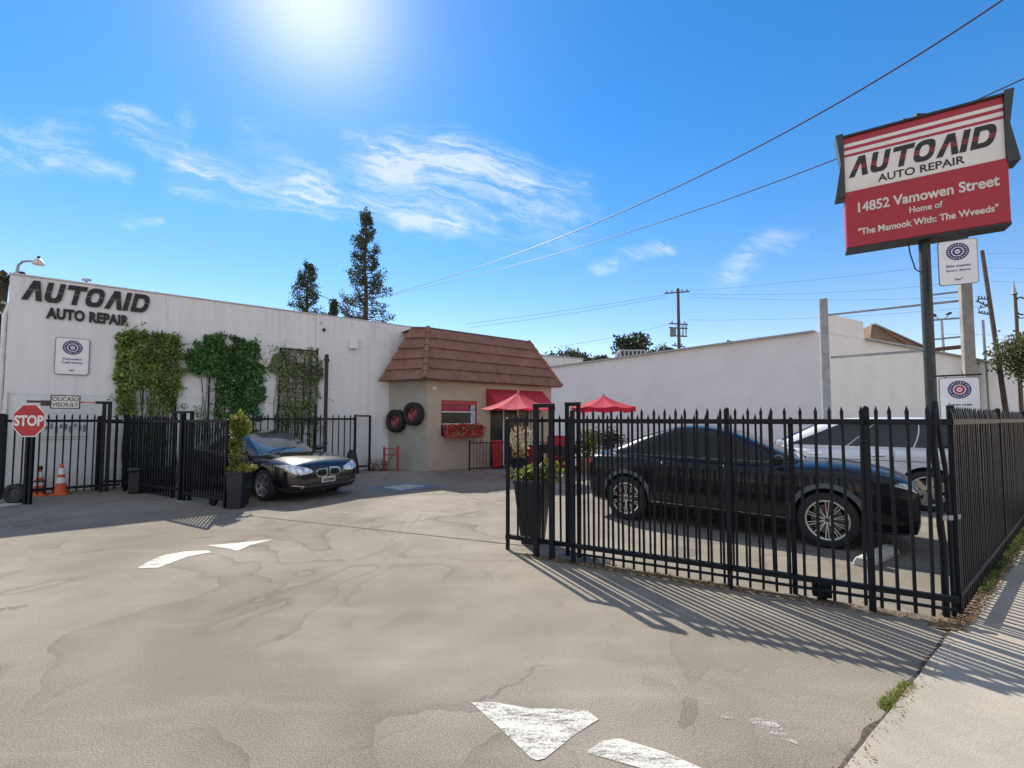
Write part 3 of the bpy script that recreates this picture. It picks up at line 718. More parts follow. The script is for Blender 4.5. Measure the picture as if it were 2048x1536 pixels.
# tyres hung on the side wall
def ring_tyre(mb, M, r, w):
    k = len(mb.v); prof = [(r * .60, -w * .42), (r * .72, -w * .5), (r * .9, -w * .48), (r * .985, -w * .36), (r, -w * .15), (r, w * .15), (r * .985, w * .36), (r * .9, w * .48), (r * .72, w * .5), (r * .60, w * .42)]
    mb.lathe(prof, (0, 0, 0), 'Y', 36, True)
    for i in range(36):
        a = 2 * pi * i / 36
        for yy in (-w * .3, w * .3): mb.box((cos(a) * r, yy, sin(a) * r), (.02, w * .32, .035), Matrix.Rotation(-a, 3, 'Y'))
    mb.v[k:] = [M @ v for v in mb.v[k:]]
PT = mat('red_grey_art', (.22, .05, .06), .6, var=.9, scale=5)
for (px, py, lab) in ((792, 842, 'black tyre hung on the tan wall, the lower left one of the two'), (827, 828, 'black tyre hung on the tan wall, the upper right one nearer the corner')):
    nS = Vector((-sidedir.y, sidedir.x, 0)); p = onp(px, py, HJ - nS * .13, nS); r = .37
    root = thing('hung_tyre', lab, 'tyre', p, 0, 'tyres hung on the tan wall'); M_ = frameM(p, sidedir)
    mb = MB(); ring_tyre(mb, M_, r, .22); mb.build('tyre', RUBBER, root, smooth=True)
    mb = MB(); mb.lathe([(0, -.02), (r * .60, -.02), (r * .60, .05), (0, .05)], n=24, axis='Y'); 
    for i in range(5): a = 2 * pi * i / 5 + .3; mb.beam((0, -.035, 0), (cos(a) * r * .56, -.035, sin(a) * r * .56), .05, .03, up=(0, 1, 0))
    mb.v = [M_ @ v for v in mb.v]; mb.build('painted_rim', PT, root)
# flower boxes under the window
PETAL = mat('red_petals', (.50, .02, .03), .6, var=.4, scale=30, island=.4, transl=.2)
for k, (x0, x1, lab) in enumerate(((886, 925, 'red flower box with pale and red flowers under the red window, the left one'), (926, 958, 'red flower box of red flowers under the red window, the right one'))):
    s0, s1 = hs(x0), hs(x1); zt = hz(918, 858); zb_ = hz(918, 874)
    root = thing('flower_box', lab, 'flower box', HC + DS * (s0 + s1) / 2 + U * zb_, 0, 'flower boxes under the window')
    mb = MB(); wall_seg(mb, HC + DS * s0 - DN * .28, HC + DS * s1 - DN * .28, zb_, zt, .26); mb.build('planter_box', RF, root, bevel=.01)
    mb = MB(); rnd = random.Random(k + 5)
    for i in range(760):
        s = rnd.uniform(s0 - .04, s1 + .04); o2 = rnd.uniform(.0, .40); z = zt + rnd.uniform(-.05, .15) - (rnd.random() ** 2) * (.30 + .18 * sin(s * 14)) * (o2 > .27)
        mb.mi = 0 if rnd.random() < .6 else (1 if rnd.random() < .6 else 2); leaf(mb, HC + DS * s - DN * o2 + U * z, .07, rnd, 0)
    mb.build('flowers', [PETAL, LEAF2, mat('pale_petals', (.6, .35, .25), .6)], root, fixn=False)
# ------------------------------------------------------------ cars (built in their own frame: x forward, y left, z up)
def carpaint(name, c, flake=.0):
    m = mat(name, c, .26, .25 if flake else 0, var=.05, scale=2, spec=.6, coat=1.0); return m
def interp(tab, x, k):
    """smooth (cubic hermite) interpolation of column k of a table sorted by column 0"""
    n = len(tab)
    if x <= tab[0][0]: return tab[0][k]
    if x >= tab[-1][0]: return tab[-1][k]
    for i in range(n - 1):
        if tab[i][0] <= x <= tab[i + 1][0]:
            def sl(j):
                if j == 0: return (tab[1][k] - tab[0][k]) / (tab[1][0] - tab[0][0])
                if j == n - 1: return (tab[-1][k] - tab[-2][k]) / (tab[-1][0] - tab[-2][0])
                a = (tab[j][k] - tab[j - 1][k]) / (tab[j][0] - tab[j - 1][0]); b = (tab[j + 1][k] - tab[j][k]) / (tab[j + 1][0] - tab[j][0])
                return 0 if a * b <= 0 else 2 * a * b / (a + b)
            h = tab[i + 1][0] - tab[i][0]; t = (x - tab[i][0]) / h
            return (2*t**3 - 3*t*t + 1) * tab[i][k] + (t**3 - 2*t*t + t) * h * sl(i) + (-2*t**3 + 3*t*t) * tab[i + 1][k] + (t**3 - t*t) * h * sl(i + 1)
class Car:
    def __init__(s, name, label, loc, rz, paint, spec, scale=1.0):
        s.root = thing(name, label, 'car', loc, rz); s.root.scale = (scale, scale, scale * spec.get('tall', 1)); s.paint = paint; s.sp = spec; s.body()
    def section(s, x):
        T = s.sp['body']; zb, zs, zt, w = (interp(T, x, k) for k in (1, 2, 3, 4)); h = zs - zb
        return [(0, zb), (w * .55, zb), (w * .86, zb + .01), (w * .955, zb + .07), (w * .985, zb + h * .22), (w, zb + h * .42), (w * 1.0, zb + h * .62), (w * .992, zs - h * .13), (w * .975, zs - h * .04), (w * .93, zs + (zt - zs) * .12),
                (w * .84, zs + (zt - zs) * .42), (w * .62, zs + (zt - zs) * .80), (w * .33, zt - .005), (0, zt)]
    def body(s):
        T = s.sp['body']; x0, x1 = T[0][0], T[-1][0]; n = 84; vs = []; fs = []; m = 0
        for i in range(n + 1):
            u = i / n; x = x0 + (x1 - x0) * (.5 - .5 * cos(pi * u)) * .55 + (x1 - x0) * u * .45
            sec = s.section(x); ring = [(x, y, z) for y, z in sec] + [(x, -y, z) for y, z in sec[-2:0:-1]]; m = len(ring); vs += ring
        for i in range(n):
            for j in range(m): fs.append([i * m + j, i * m + (j + 1) % m, (i + 1) * m + (j + 1) % m, (i + 1) * m + j])
        fs.append(list(range(m))[::-1]); fs.append([n * m + j for j in range(m)])
        mb = MB(); mb.add(vs, fs); o = mb.build('body', [s.paint, DKPLASTIC], s.root, local=True, smooth=True, angle=45)
        s.bvh = BVHTree.FromPolygons(vs, fs)
        md = o.modifiers.new('b', 'BOOLEAN'); md.operation = 'DIFFERENCE'; md.solver = 'EXACT'
        cm = MB(); r = s.sp['arch']
        for wx in s.sp['axles']:
            for sg in (-1, 1):
                cm.lathe([(0, .0), (r, .0), (r, .6), (0, .6)], n=40, axis='Y'); k = len(cm.v) - 160
                for v in cm.v[k:]:
                    v.y = sg * (s.sp['body_w'] * .62 + v.y); v.x += wx; v.z += s.sp['wr'] + .01
        c = cm.build('cut', [DKPLASTIC, DKPLASTIC], s.root, local=True); md.object = c; md.material_mode = 'TRANSFER'
        bpy.context.view_layer.update(); dg = bpy.context.evaluated_depsgraph_get()
        me = bpy.data.meshes.new_from_object(o.evaluated_get(dg)); o.modifiers.clear(); old = o.data; o.data = me
        bpy.data.objects.remove(c); me.set_sharp_from_angle(angle=radians(40)); s.b = o
    # greenhouse: stack of superellipse outlines
    def gh(s, z):
        T = s.sp['green']; return [interp(T, z, k) for k in (1, 2, 3)]
    def greenhouse(s, n=5.0):
        s.n = n; T = s.sp['green']; z0, z1 = T[0][0], T[-1][0]; vs = []; fs = []; m = 72; nl = 30
        for i in range(nl + 1):
            z = z0 + (z1 - z0) * (1 - (1 - i / nl) ** 1.6); xf, xr, w = s.gh(z); xc, a = (xf + xr) / 2, (xf - xr) / 2
            for j in range(m):
                t = 2 * pi * j / m; e = 2 / n
                vs.append((xc + a * math.copysign(abs(cos(t)) ** e, cos(t)), w * math.copysign(abs(sin(t)) ** e, sin(t)), z))
        for i in range(nl):
            for j in range(m): fs.append([i * m + j, i * m + (j + 1) % m, (i + 1) * m + (j + 1) % m, (i + 1) * m + j])
        c = len(vs); xf, xr, w = s.gh(z1); vs.append(((xf + xr) / 2, 0, z1 + .012)); fs += [[nl * m + j, nl * m + (j + 1) % m, c] for j in range(m)]
        mb = MB(); mb.add(vs, fs); s.g = mb.build('cabin_shell', s.paint, s.root, local=True, smooth=True, angle=60); s.gbvh = BVHTree.FromPolygons(vs, fs)
    def decal(s, name, poly, axis, side, m, parent=None, off=.004, thick=.0, which='b', res=.05):
        """polygon drawn in a side (x,z), front (y,z) or top (x,y) view, laid on the body's surface"""
        bm = bmesh.new(); vv = [bm.verts.new((p[0], p[1], 0)) for p in poly]; f = bm.faces.new(vv)
        bmesh.ops.triangulate(bm, faces=[f], ngon_method='EAR_CLIP')
        for _ in range(7):
            long = [e for e in bm.edges if e.calc_length() > res]
            if not long: break
            bmesh.ops.subdivide_edges(bm, edges=long, cuts=1); bmesh.ops.triangulate(bm, faces=[f for f in bm.faces if len(f.verts) > 3])
        tree = s.bvh if which == 'b' else s.gbvh; ok = []
        for v in bm.verts:
            a, b = v.co.x, v.co.y
            if axis == 'y': o_, d = Vector((a, side * 3, b)), Vector((0, -side, 0))
            elif axis == 'x': o_, d = Vector((side * 5, a, b)), Vector((-side, 0, 0))
            else: o_, d = Vector((a, b, 3)), Vector((0, 0, -1))
            h, nn, _, _ = tree.ray_cast(o_, d)
            if h is None:
                h, nn, _, _ = tree.find_nearest(Vector((a, side * s.sp['body_w'], b)) if axis == 'y' else Vector((side * 2.2, a, b)) if axis == 'x' else Vector((a, b, 1)))
            if nn.dot(d) > 0: nn = -nn
            v.co = h + nn * off
        me = bpy.data.meshes.new(name); 
        if thick: bmesh.ops.solidify(bm, geom=bm.faces[:], thickness=-thick)
        bmesh.ops.recalc_face_normals(bm, faces=bm.faces); bm.to_mesh(me); bm.free()
        me.materials.append(m); me.polygons.foreach_set('use_smooth', [True] * len(me.polygons)); me.set_sharp_from_angle(angle=radians(45))
        o = bpy.data.objects.new(name, me); col.objects.link(o); o.parent = parent or s.root; return o
    def line(s, name, pts, axis, side, m, w=.008, parent=None, which='b', off=.003):
        L_, R_ = [], []
        for i, p in enumerate(pts):
            a = Vector(pts[max(0, i - 1)]); b = Vector(pts[min(len(pts) - 1, i + 1)]); d = (b - a).normalized(); q = Vector((-d.y, d.x)) * w / 2; L_.append(Vector(p) + q); R_.append(Vector(p) - q)
        return s.decal(name, L_ + R_[::-1], axis, side, m, parent, off=off, which=which, res=.06)
    def panes(s, side_spans, pad_lo, pad_hi, wf=.80, glass=GLASS, rear=True):
        """windshield, rear window and side windows follow the greenhouse surface"""
        T = s.sp['green']; n = s.n
        def patch(name, fn, nu, nv, smooth=True):
            vs = [Vector(fn(i / nu, j / nv)) for j in range(nv + 1) for i in range(nu + 1)]; fs = [[j * (nu + 1) + i, j * (nu + 1) + i + 1, (j + 1) * (nu + 1) + i + 1, (j + 1) * (nu + 1) + i] for j in range(nv) for i in range(nu)]
            mb = MB(); mb.add(vs, fs); return mb.build(name, glass, s.root, local=True, smooth=True, angle=70)
        def P(z, kind, u):
            xf, xr, w = s.gh(z); xc, a = (xf + xr) / 2, (xf - xr) / 2
            if kind in 'fr':
                y = w * u; x = a * (1 - min(1, abs(u)) ** n) ** (1 / n); return Vector((xc + x, y, z)) if kind == 'f' else Vector((xc - x, y, z))
            y = w * (1 - min(1, abs(u)) ** n) ** (1 / n); return Vector((xc + a * u, y * (1 if kind == 'l' else -1), z))
        def off(z, kind, u, e=.006):
            p = P(z, kind, u); du = P(z, kind, u + .01) - P(z, kind, u - .01); dz = P(z + .01, kind, u) - P(z - .01, kind, u); nn = du.cross(dz).normalized()
            c = Vector(((sum(s.gh(z)[:2])) / 2, 0, z))
            if nn.dot(p - c) < 0: nn = -nn
            return p + nn * e
        zl, zh = pad_lo, pad_hi
        patch('windshield', lambda u, v: off(s.sp['zws'] + (zh - s.sp['zws']) * v, 'f', -wf + 2 * wf * u), 20, 12)
        if rear: patch('rear_window', lambda u, v: off(s.sp['zrw'] + (zh - s.sp['zrw']) * v, 'r', -wf + 2 * wf * u), 16, 8)
        for side in 'lr':
            for (a, b, ta, tb) in side_spans:     # start/end fraction at the belt, and at the top
                patch('side_window', lambda u, v: off(zl + (zh - .015 - zl) * v, side, (a + (ta - a) * v) * (1 - u) + (b + (tb - b) * v) * u), 18, 8)
    def wheels(s, style):
        r, w = s.sp['wr'], s.sp['ww']; first = {}
        for wx in s.sp['axles']:
            for sg in (-1, 1):
                y = sg * (s.sp['track']); M = Matrix.Translation((wx, y, r)) @ (Matrix.Identity(4) if sg < 0 else Matrix.Rotation(pi, 4, 'Z'))
                # outer face is local -y
                if not first:
                    mb = MB(); mb.lathe([(0, -.02), (r * .52, -.02), (r * .52, .02), (0, .02)], n=28, axis='Y'); wh = mb.build('wheel', mat('brake_disc', (.16, .155, .15), .4, .8), s.root, local=True, smooth=True)
                    mb = MB(); rp = [(r * .69, -w * .40), (r * .74, -w * .49), (r * .86, -w * .5), (r * .955, -w * .43), (r, -w * .25), (r, w * .25), (r * .955, w * .43), (r * .8, w * .5), (r * .69, w * .40)]; mb.lathe(rp, n=48, axis='Y', close=True); ty = mb.build('tire', RUBBER, wh, local=True, smooth=True)
                    mb = MB(); rr_ = r * .70
                    mb.lathe([(rr_, -w * .46), (rr_ * 1.03, -w * .44), (rr_ * 1.02, -w * .2), (rr_ * 1.0, w * .3), (rr_ * .94, w * .3), (rr_ * .93, -w * .30), (rr_ * .93, -w * .44)], n=48, axis='Y', close=True)
                    mb.mi = 0; style(mb, rr_, w); ri = mb.build('rim', [s.sp.get('rim_mat', ALLOY), DKPLASTIC], wh, local=True, smooth=True, angle=35)
                    mb = MB(); mb.box((-r * .38, -.02, 0.02), (r * .16, .07, r * .34)); ca = mb.build('brake_caliper', s.sp.get('caliper', DKPLASTIC), wh, local=True, bevel=.01)
                    mb = MB(); mb.lathe([(0, -w * .37), (rr_ * .14, -w * .365), (rr_ * .16, -w * .30), (0, -w * .30)], n=20, axis='Y'); hb = mb.build('hub_cap', mat('hub_dark', (.05, .05, .06), .3), wh, local=True, smooth=True)
                    first = {'w': wh, 'k': [ty, ri, ca, hb]}; wh.location = (wx, y, r); wh.rotation_euler = (0, .3, 0 if sg < 0 else pi)
                else:
                    c = inst(first['w'], s.root, (wx, y, r)); c.rotation_euler = (0, .1 + wx, 0 if sg < 0 else pi)
                    for k in first['k']: d = k.copy(); col.objects.link(d); d.parent = c
    def mirror_(s, x, y, z, m=None):
        for sg in (-1, 1):
            mb = MB(); mb.lathe([(0, -.10), (.055, -.085), (.078, -.02), (.078, .03), (.06, .09), (0, .11)], n=14, axis='Y'); 
            for v in mb.v: v.x *= .9; v.z *= .85; v.y *= sg; v += Vector((x, sg * (y + .09), z + .06))
            mb.beam((x, sg * (y - .05), z), (x, sg * (y + .05), z + .03), .05, .03); mb.build('side_mirror', m or s.paint, s.root, local=True, smooth=True)
def spokes(n, wid, split, dish=.10, mi=0, tw=0.0):
    def f(mb, rr_, w):
        for i in range(n):
            a = 2 * pi * i / n
            for sgn in ((-1, 1) if split else (0,)):
                a2 = a + sgn * split; p = Vector((cos(a + sgn * .10) * rr_ * .12, -w * .33, sin(a + sgn * .10) * rr_ * .12)); q = Vector((cos(a2 + tw) * rr_ * .96, -w * .42, sin(a2 + tw) * rr_ * .96)); mid = (p + q) / 2 + Vector((0, -.0, 0))
                mb.mi = mi; mb.beam(p, q, wid, .022, up=(0, 1, 0))
        mb.lathe([(0, -w * .30), (rr_ * .2, -w * .33), (rr_ * .2, -w * .24), (0, -w * .24)], n=20, axis='Y')
    return f
SEAM = mat('panel_gap', (.004, .004, .005), .8, var=0); LAMP = mat('lamp_lens', (.55, .57, .60), .08, .3, var=.5, scale=14, coat=1); TAIL = mat('tail_lens', (.35, .01, .02), .15, coat=1, var=.1)
GRILLE = mat('grille_black', (.008, .008, .009), .4, var=0)

# --- dark sedan
SED = dict(body_w=.92, wr=.335, ww=.235, track=.80, arch=.375, axles=(-1.42, 1.46), zws=.93, zrw=1.0,
    body=[(-2.40, .42, .70, .78, .60), (-2.385, .34, .80, .88, .70), (-2.32, .26, .88, .97, .80), (-2.1, .23, .935, 1.035, .875), (-1.6, .22, .955, 1.06, .91), (-.8, .20, .945, 1.02, .922), (.2, .19, .915, .98, .922), (1.0, .20, .89, .975, .918), (1.45, .21, .86, .955, .91),
          (1.85, .21, .815, .915, .89), (2.12, .20, .775, .875, .865), (2.28, .20, .73, .825, .83), (2.36, .22, .68, .765, .77), (2.40, .27, .63, .69, .69), (2.412, .33, .59, .63, .62)],
    green=[(.86, 1.12, -1.92, .83), (.93, 1.02, -1.78, .815), (1.05, .80, -1.56, .775), (1.18, .52, -1.30, .72), (1.30, .24, -1.04, .655), (1.38, .02, -.84, .60), (1.425, -.14, -.68, .545), (1.448, -.26, -.54, .42)])
SP_ = carpaint('sedan_paint', (.006, .007, .010), 1)
ax = Vector((.85, -.53, 0)).normalized(); ay = Vector((-ax.y, ax.x, 0))
fw = gp(533, 1001); fw.z = 0        # near front wheel on the ground
locS = fw - ax * 1.46 * .97 + ay * .80 * .97
CS = Car('parked_sedan', 'shiny black sedan with twin kidney grille parked beside the left gate', locS, math.atan2(ax.y, ax.x), SP_, SED, .97)
CS.greenhouse(5.2); CS.panes([(-.02, .74, -.03, .64), (-.72, -.08, -.66, -.09)], 1.0, 1.372, .82, glass=mat('painted_sheen_glass', (.07, .10, .105), .10, var=.3, scale=3, spec=.8, coat=1))  # pale glass base colour stands in for sky reflection and glare
CS.wheels(spokes(7, .034, .16))
for sd in (-1, 1):
    for xs_ in ([(1.02, .24), (1.02, .5), (.97, .75), (.90, .905)], [(-.02, .24), (-.03, .6), (-.06, .93)], [(-1.0, .40), (-.93, .6), (-.98, .94)]): CS.line('door_seam', xs_, 'y', sd, SEAM, .009)
    CS.line('sill_seam', [(-.95, .25), (1.0, .24)], 'y', sd, SEAM, .012)
    for hx in (.12, -.86): CS.decal('door_handle', [(hx, .80), (hx + .20, .785), (hx + .20, .81), (hx, .825)], 'y', sd, SP_, off=.02, thick=.02)
    CS.decal('headlight', [(sd * y, z) for y, z in ((.38, .625), (.46, .595), (.62, .585), (.76, .62), (.845, .70), (.872, .775), (.80, .785), (.64, .755), (.50, .715), (.39, .665))], 'x', 1, LAMP, off=.006, thick=.01, res=.04)
    CS.decal('indicator', [(sd * y, z) for y, z in ((.79, .615), (.845, .66), (.86, .69), (.83, .675), (.77, .625))], 'x', 1, mat('amber_lens', (.30, .20, .12), .2, coat=1), off=.008, thick=.006, res=.04)
    for cy in (.52, .66):
        o = CS.decal('headlight_ring', [(sd * (cy + .045 * cos(t * pi / 6)), .665 + .040 * sin(t * pi / 6)) for t in range(12)], 'x', 1, mat('lamp_reflector', (.8, .82, .85), .05, .9), off=.014, res=.04)
    CS.decal('tail_light', [(sd * y, z) for y, z in ((.42, .80), (.70, .82), (.70, .70), (.44, .70))], 'x', -1, TAIL, off=.006, thick=.01)
    # kidney grille: chrome surround and slatted insert
    ol = [(.030, .530), (.14, .500), (.24, .515), (.290, .570), (.285, .625), (.245, .665), (.030, .675)]
    g_ = CS.decal('kidney_grille', [(sd * y, z) for y, z in ol], 'x', 1, CHROME, off=.012, thick=.016, res=.04)
    CS.decal('grille_insert', [(sd * (.160 + (y - .160) * .86), .590 + (z - .590) * .84) for y, z in ol], 'x', 1, GRILLE, g_, off=.016, thick=.002, res=.04)
    for k in range(7): yy = .062 + k * .030; CS.decal('grille_slat', [(sd * (yy - .004), .54), (sd * (yy + .004), .54), (sd * (yy + .004), .65), (sd * (yy - .004), .65)], 'x', 1, mat('slat_grey', (.10, .10, .11), .35, .5), g_, off=.020, thick=.002)
    CS.decal('fog_light', [(sd * (.60 + .045 * cos(t * pi / 6)), .335 + .034 * sin(t * pi / 6)) for t in range(12)], 'x', 1, mat('fog_lens', (.10, .10, .11), .12, coat=1), off=.008, thick=.006, res=.03)
CS.decal('lower_intake', [(-.50, .275), (.50, .275), (.55, .37), (.38, .405), (-.38, .405), (-.55, .37)], 'x', 1, GRILLE, off=.005, res=.05)
CS.line('bumper_chrome', [(-.78, .375), (-.5, .325), (0, .318), (.5, .325), (.78, .375)], 'x', 1, CHROME, .013, off=.010)
CS.line('bumper_seam', [(-.86, .575), (-.5, .495), (0, .485), (.5, .495), (.86, .575)], 'x', 1, SEAM, .008)
pl = CS.decal('license_plate', [(-.17, .375), (.17, .375), (.17, .482), (-.17, .482)], 'x', 1, mat('plate_white', (.85, .85, .82), .4, var=.05), off=.018, thick=.012)
Mp = CS.root.matrix_basis.copy(); Mp = Matrix.LocRotScale(CS.root.location, CS.root.rotation_euler, CS.root.scale)
text_mesh('5XTN947', .078, .004, Mp @ Matrix.Translation((2.405 + .040, 0, .402)) @ Matrix.Rotation(pi / 2, 4, 'Z'), BLACK_INK, 'plate_number', pl, bold=.002, xs=.86)
CS.line('hood_seam', [(2.22, -.72), (2.0, -.78), (1.5, -.80), (1.02, -.77)], 'z', 1, SEAM, .007); CS.line('hood_seam', [(2.22, .72), (2.0, .78), (1.5, .80), (1.02, .77)], 'z', 1, SEAM, .007)
CS.decal('roundel', [(2.22 + .036 * cos(t * pi / 8), .036 * sin(t * pi / 8)) for t in range(16)], 'z', 1, CHROME, off=.006, res=.03)
for q in (0, 2): CS.decal('roundel_quarter', [(2.22, 0)] + [(2.22 + .026 * cos(q * pi / 2 + t * pi / 8), .026 * sin(q * pi / 2 + t * pi / 8)) for t in range(5)], 'z', 1, NAVY, off=.010, res=.03)
CS.mirror_(.72, .84, .95)
for sd in (-1, 1): CS.line('wiper', [(.96, sd * .1 - .45), (.84, sd * .1 - .1), (.80, sd * .1 + .18)], 'z', 1, DKPLASTIC, .016, which='g', off=.015)

# --- black crossover behind the front fence
SUV = dict(tall=1.05, body_w=.94, wr=.375, ww=.245, track=.825, arch=.415, axles=(-1.49, 1.49), zws=1.12, zrw=1.16, rim_mat=mat('black_rim', (.035, .035, .038), .3, .5), caliper=mat('red_caliper', (.35, .02, .02), .4),
    body=[(-2.33, .50, .84, .94, .62), (-2.31, .40, .96, 1.06, .74), (-2.24, .30, 1.03, 1.13, .83), (-2.0, .26, 1.07, 1.16, .90), (-1.5, .25, 1.08, 1.17, .935), (-.7, .23, 1.05, 1.14, .935), (.3, .22, 1.03, 1.11, .935), (1.05, .23, 1.03, 1.12, .94), (1.5, .24, 1.025, 1.135, .94),
          (1.9, .25, .99, 1.10, .915), (2.16, .24, .95, 1.045, .89), (2.36, .25, .89, .98, .85), (2.46, .28, .83, .91, .79), (2.50, .34, .77, .83, .69)],
    green=[(.98, 1.42, -2.16, .84), (1.06, 1.30, -2.10, .83), (1.18, 1.06, -1.95, .80), (1.30, .78, -1.68, .745), (1.42, .50, -1.36, .69), (1.52, .22, -1.02, .635), (1.585, -.06, -.78, .58), (1.615, -.26, -.60, .44)])
BP = mat('crossover_paint', (.004, .005, .008), .3, 0, var=.05, scale=2, spec=.15, coat=.42)
bx = Vector((.80, -.60, 0)).normalized(); by = Vector((-bx.y, bx.x, 0)); sc = .925
fwn = gp(1657, 1094); fwn.z = 0
locB = fwn - bx * 1.49 * sc + by * .825 * sc
CB = Car('parked_crossover', 'glossy black fastback crossover with thin silver edged wheels behind the front fence', locB, math.atan2(bx.y, bx.x), BP, SUV, sc)
CB.greenhouse(5.0); CB.panes([(-.10, .76, -.10, .60), (-.66, -.15, -.54, -.16)], 1.11, 1.50, .82)
def machstyle(mb, rr_, w):
    spokes(10, .011, .085)(mb, rr_, w); spokes(10, .040, 0, mi=1)(mb, rr_ * .97, w * .92); mb.mi = 0
CB.sp['rim_mat'] = ALLOY; CB.wheels(machstyle)
CLAD = mat('gloss_cladding', (.008, .008, .009), .3, var=.05); LIP = mat('satin_trim', (.09, .10, .11), .35, .3, var=.05)
for sd in (-1, 1):
    for wx in (-1.49, 1.49):
        ang = [(-.10 + 1.20 * t / 36) * pi for t in range(37)]; mb = MB(); vs = []
        for a_ in ang:
            for r_ in (.414, .44, .478):
                x_, z_ = wx + r_ * cos(a_), max(.385 + r_ * sin(a_), .26); h, nn, _, _ = CB.bvh.ray_cast(Vector((x_, sd * 3, z_)), Vector((0, -sd, 0)))
                if h is None: h = Vector((x_, sd * .93, z_)); nn = Vector((0, sd, 0))
                if nn.y * sd < 0: nn = -nn
                vs.append(h + nn * (.016 if r_ < .47 else .003))
            vs.append(vs[-3] - Vector((0, sd * .05, 0)))
        n_ = len(ang); mb.add(vs, [f for i in range(n_ - 1) for f in ([4*i+3, 4*i, 4*i+4, 4*i+7], [4*i, 4*i+1, 4*i+5, 4*i+4], [4*i+1, 4*i+2, 4*i+6, 4*i+5])]); mb.build('wheel_arch_trim', LIP, CB.root, local=True, smooth=True, angle=50)
    CB.decal('sill_cladding', [(-1.04, .25), (1.04, .24), (1.06, .36), (-1.06, .38)], 'y', sd, CLAD, off=.010, thick=.012)
    CB.line('sill_chrome', [(-1.02, .375), (1.04, .355)], 'y', sd, CHROME, .009, off=.016)
    for xs_ in ([(1.05, .26), (1.04, .6), (1.0, .98)], [(-.05, .28), (-.05, .7), (-.08, 1.02)], [(-1.05, .42), (-1.0, .7), (-1.02, 1.05)]): CB.line('door_seam', xs_, 'y', sd, SEAM, .009)
    CB.decal('door_cladding', [(-1.02, .40), (1.02, .385), (.95, .50), (-.9, .53)], 'y', sd, CLAD, off=.007, thick=.008)
    CB.line('window_trim', [(-1.55, 1.125), (-.8, 1.115), (.2, 1.105), (1.1, 1.10)], 'y', sd, LIP, .016, off=.012, which='g')
    CB.line('body_crease', [(-2.1, .96), (-1.3, .93), (-.2, .88), (1.0, .85), (1.8, .82)], 'y', sd, SEAM, .006)
    CB.decal('headlight', [(sd * y, z) for y, z in ((.46, .79), (.62, .785), (.78, .81), (.87, .89), (.82, .915), (.62, .86), (.46, .825))], 'x', 1, LAMP, off=.006, thick=.01, res=.04)
    CB.decal('tail_light', [(sd * y, z) for y, z in ((.48, .90), (.82, .93), (.84, .99), (.78, 1.01), (.50, .95))], 'x', -1, TAIL, off=.006, thick=.01)
    for k in range(3): CB.decal('tail_light_bar', [(sd * (.30 + k * .07), .88), (sd * (.33 + k * .07), .88), (sd * (.34 + k * .07), .99), (sd * (.31 + k * .07), .99)], 'x', -1, TAIL, off=.008, thick=.006)
CB.decal('grille_panel', [(-.60, .56), (.60, .56), (.68, .68), (.58, .765), (-.58, .765), (-.68, .68)], 'x', 1, CLAD, off=.006, thick=.006)
CB.decal('lower_intake', [(-.55, .33), (.55, .33), (.62, .44), (-.62, .44)], 'x', 1, GRILLE, off=.005)
CB.line('front_splitter', [(-.84, .30), (-.5, .275), (0, .27), (.5, .275), (.84, .30)], 'x', 1, LIP, .022, off=.014)
for yy in (-.42, -.14, .14, .42): CB.line('hood_crease', [(2.1, yy * .9), (1.6, yy), (1.12, yy * 1.15)], 'z', 1, SEAM, .006)
CB.mirror_(.92, .86, 1.10); CB.decal('rear_bumper_reflector', [(-.7, .46), (-.5, .46), (-.5, .49), (-.7, .49)], 'x', -1, TAIL, off=.006)
for hx in (.10, -.88): 
    for sd in (-1, 1): CB.decal('door_button', [(hx, 1.0), (hx + .05, 1.0), (hx + .05, 1.03), (hx, 1.03)], 'y', sd, CHROME, off=.006)

# --- white SUV behind it, nose away from the street
WSP = dict(body_w=.95, wr=.37, ww=.24, track=.83, arch=.425, axles=(-1.45, 1.45), zws=1.12, zrw=1.16,
    body=[(-2.35, .46, .86, .98, .70), (-2.33, .36, .98, 1.07, .82), (-2.25, .29, 1.06, 1.13, .89), (-1.9, .27, 1.09, 1.15, .93), (-1.2, .26, 1.09, 1.15, .95), (0, .25, 1.07, 1.14, .95), (1.0, .26, 1.04, 1.14, .95), (1.5, .27, 1.01, 1.12, .94),
          (1.95, .28, .95, 1.05, .91), (2.2, .28, .86, .96, .86), (2.33, .31, .76, .85, .76), (2.37, .40, .66, .74, .64)],
    green=[(1.04, 1.25, -2.30, .86), (1.12, 1.10, -2.27, .86), (1.28, .82, -2.22, .83), (1.42, .56, -2.15, .80), (1.56, .28, -2.04, .75), (1.64, .05, -1.92, .70), (1.69, -.2, -1.7, .62), (1.71, -.4, -1.5, .5)])
WP_ = carpaint('white_car_paint', (.74, .75, .77))
rw = gp(1857, 1022); rw.z = 0; wxd = -Vector((.80, -.60, 0)).normalized(); wyd = Vector((-wxd.y, wxd.x, 0))
locW = rw + wxd * 1.45 - wyd * .83
CW = Car('parked_suv', 'white SUV with dark windows parked behind the black crossover', locW, math.atan2(wxd.y, wxd.x), WP_, WSP, 1.0)
CW.greenhouse(5.5); CW.panes([(.20, .80, .16, .62), (-.40, .185, -.42, .145), (-.90, -.415, -.88, -.435)], 1.15, 1.60, .82); CW.wheels(spokes(6, .06, .16))
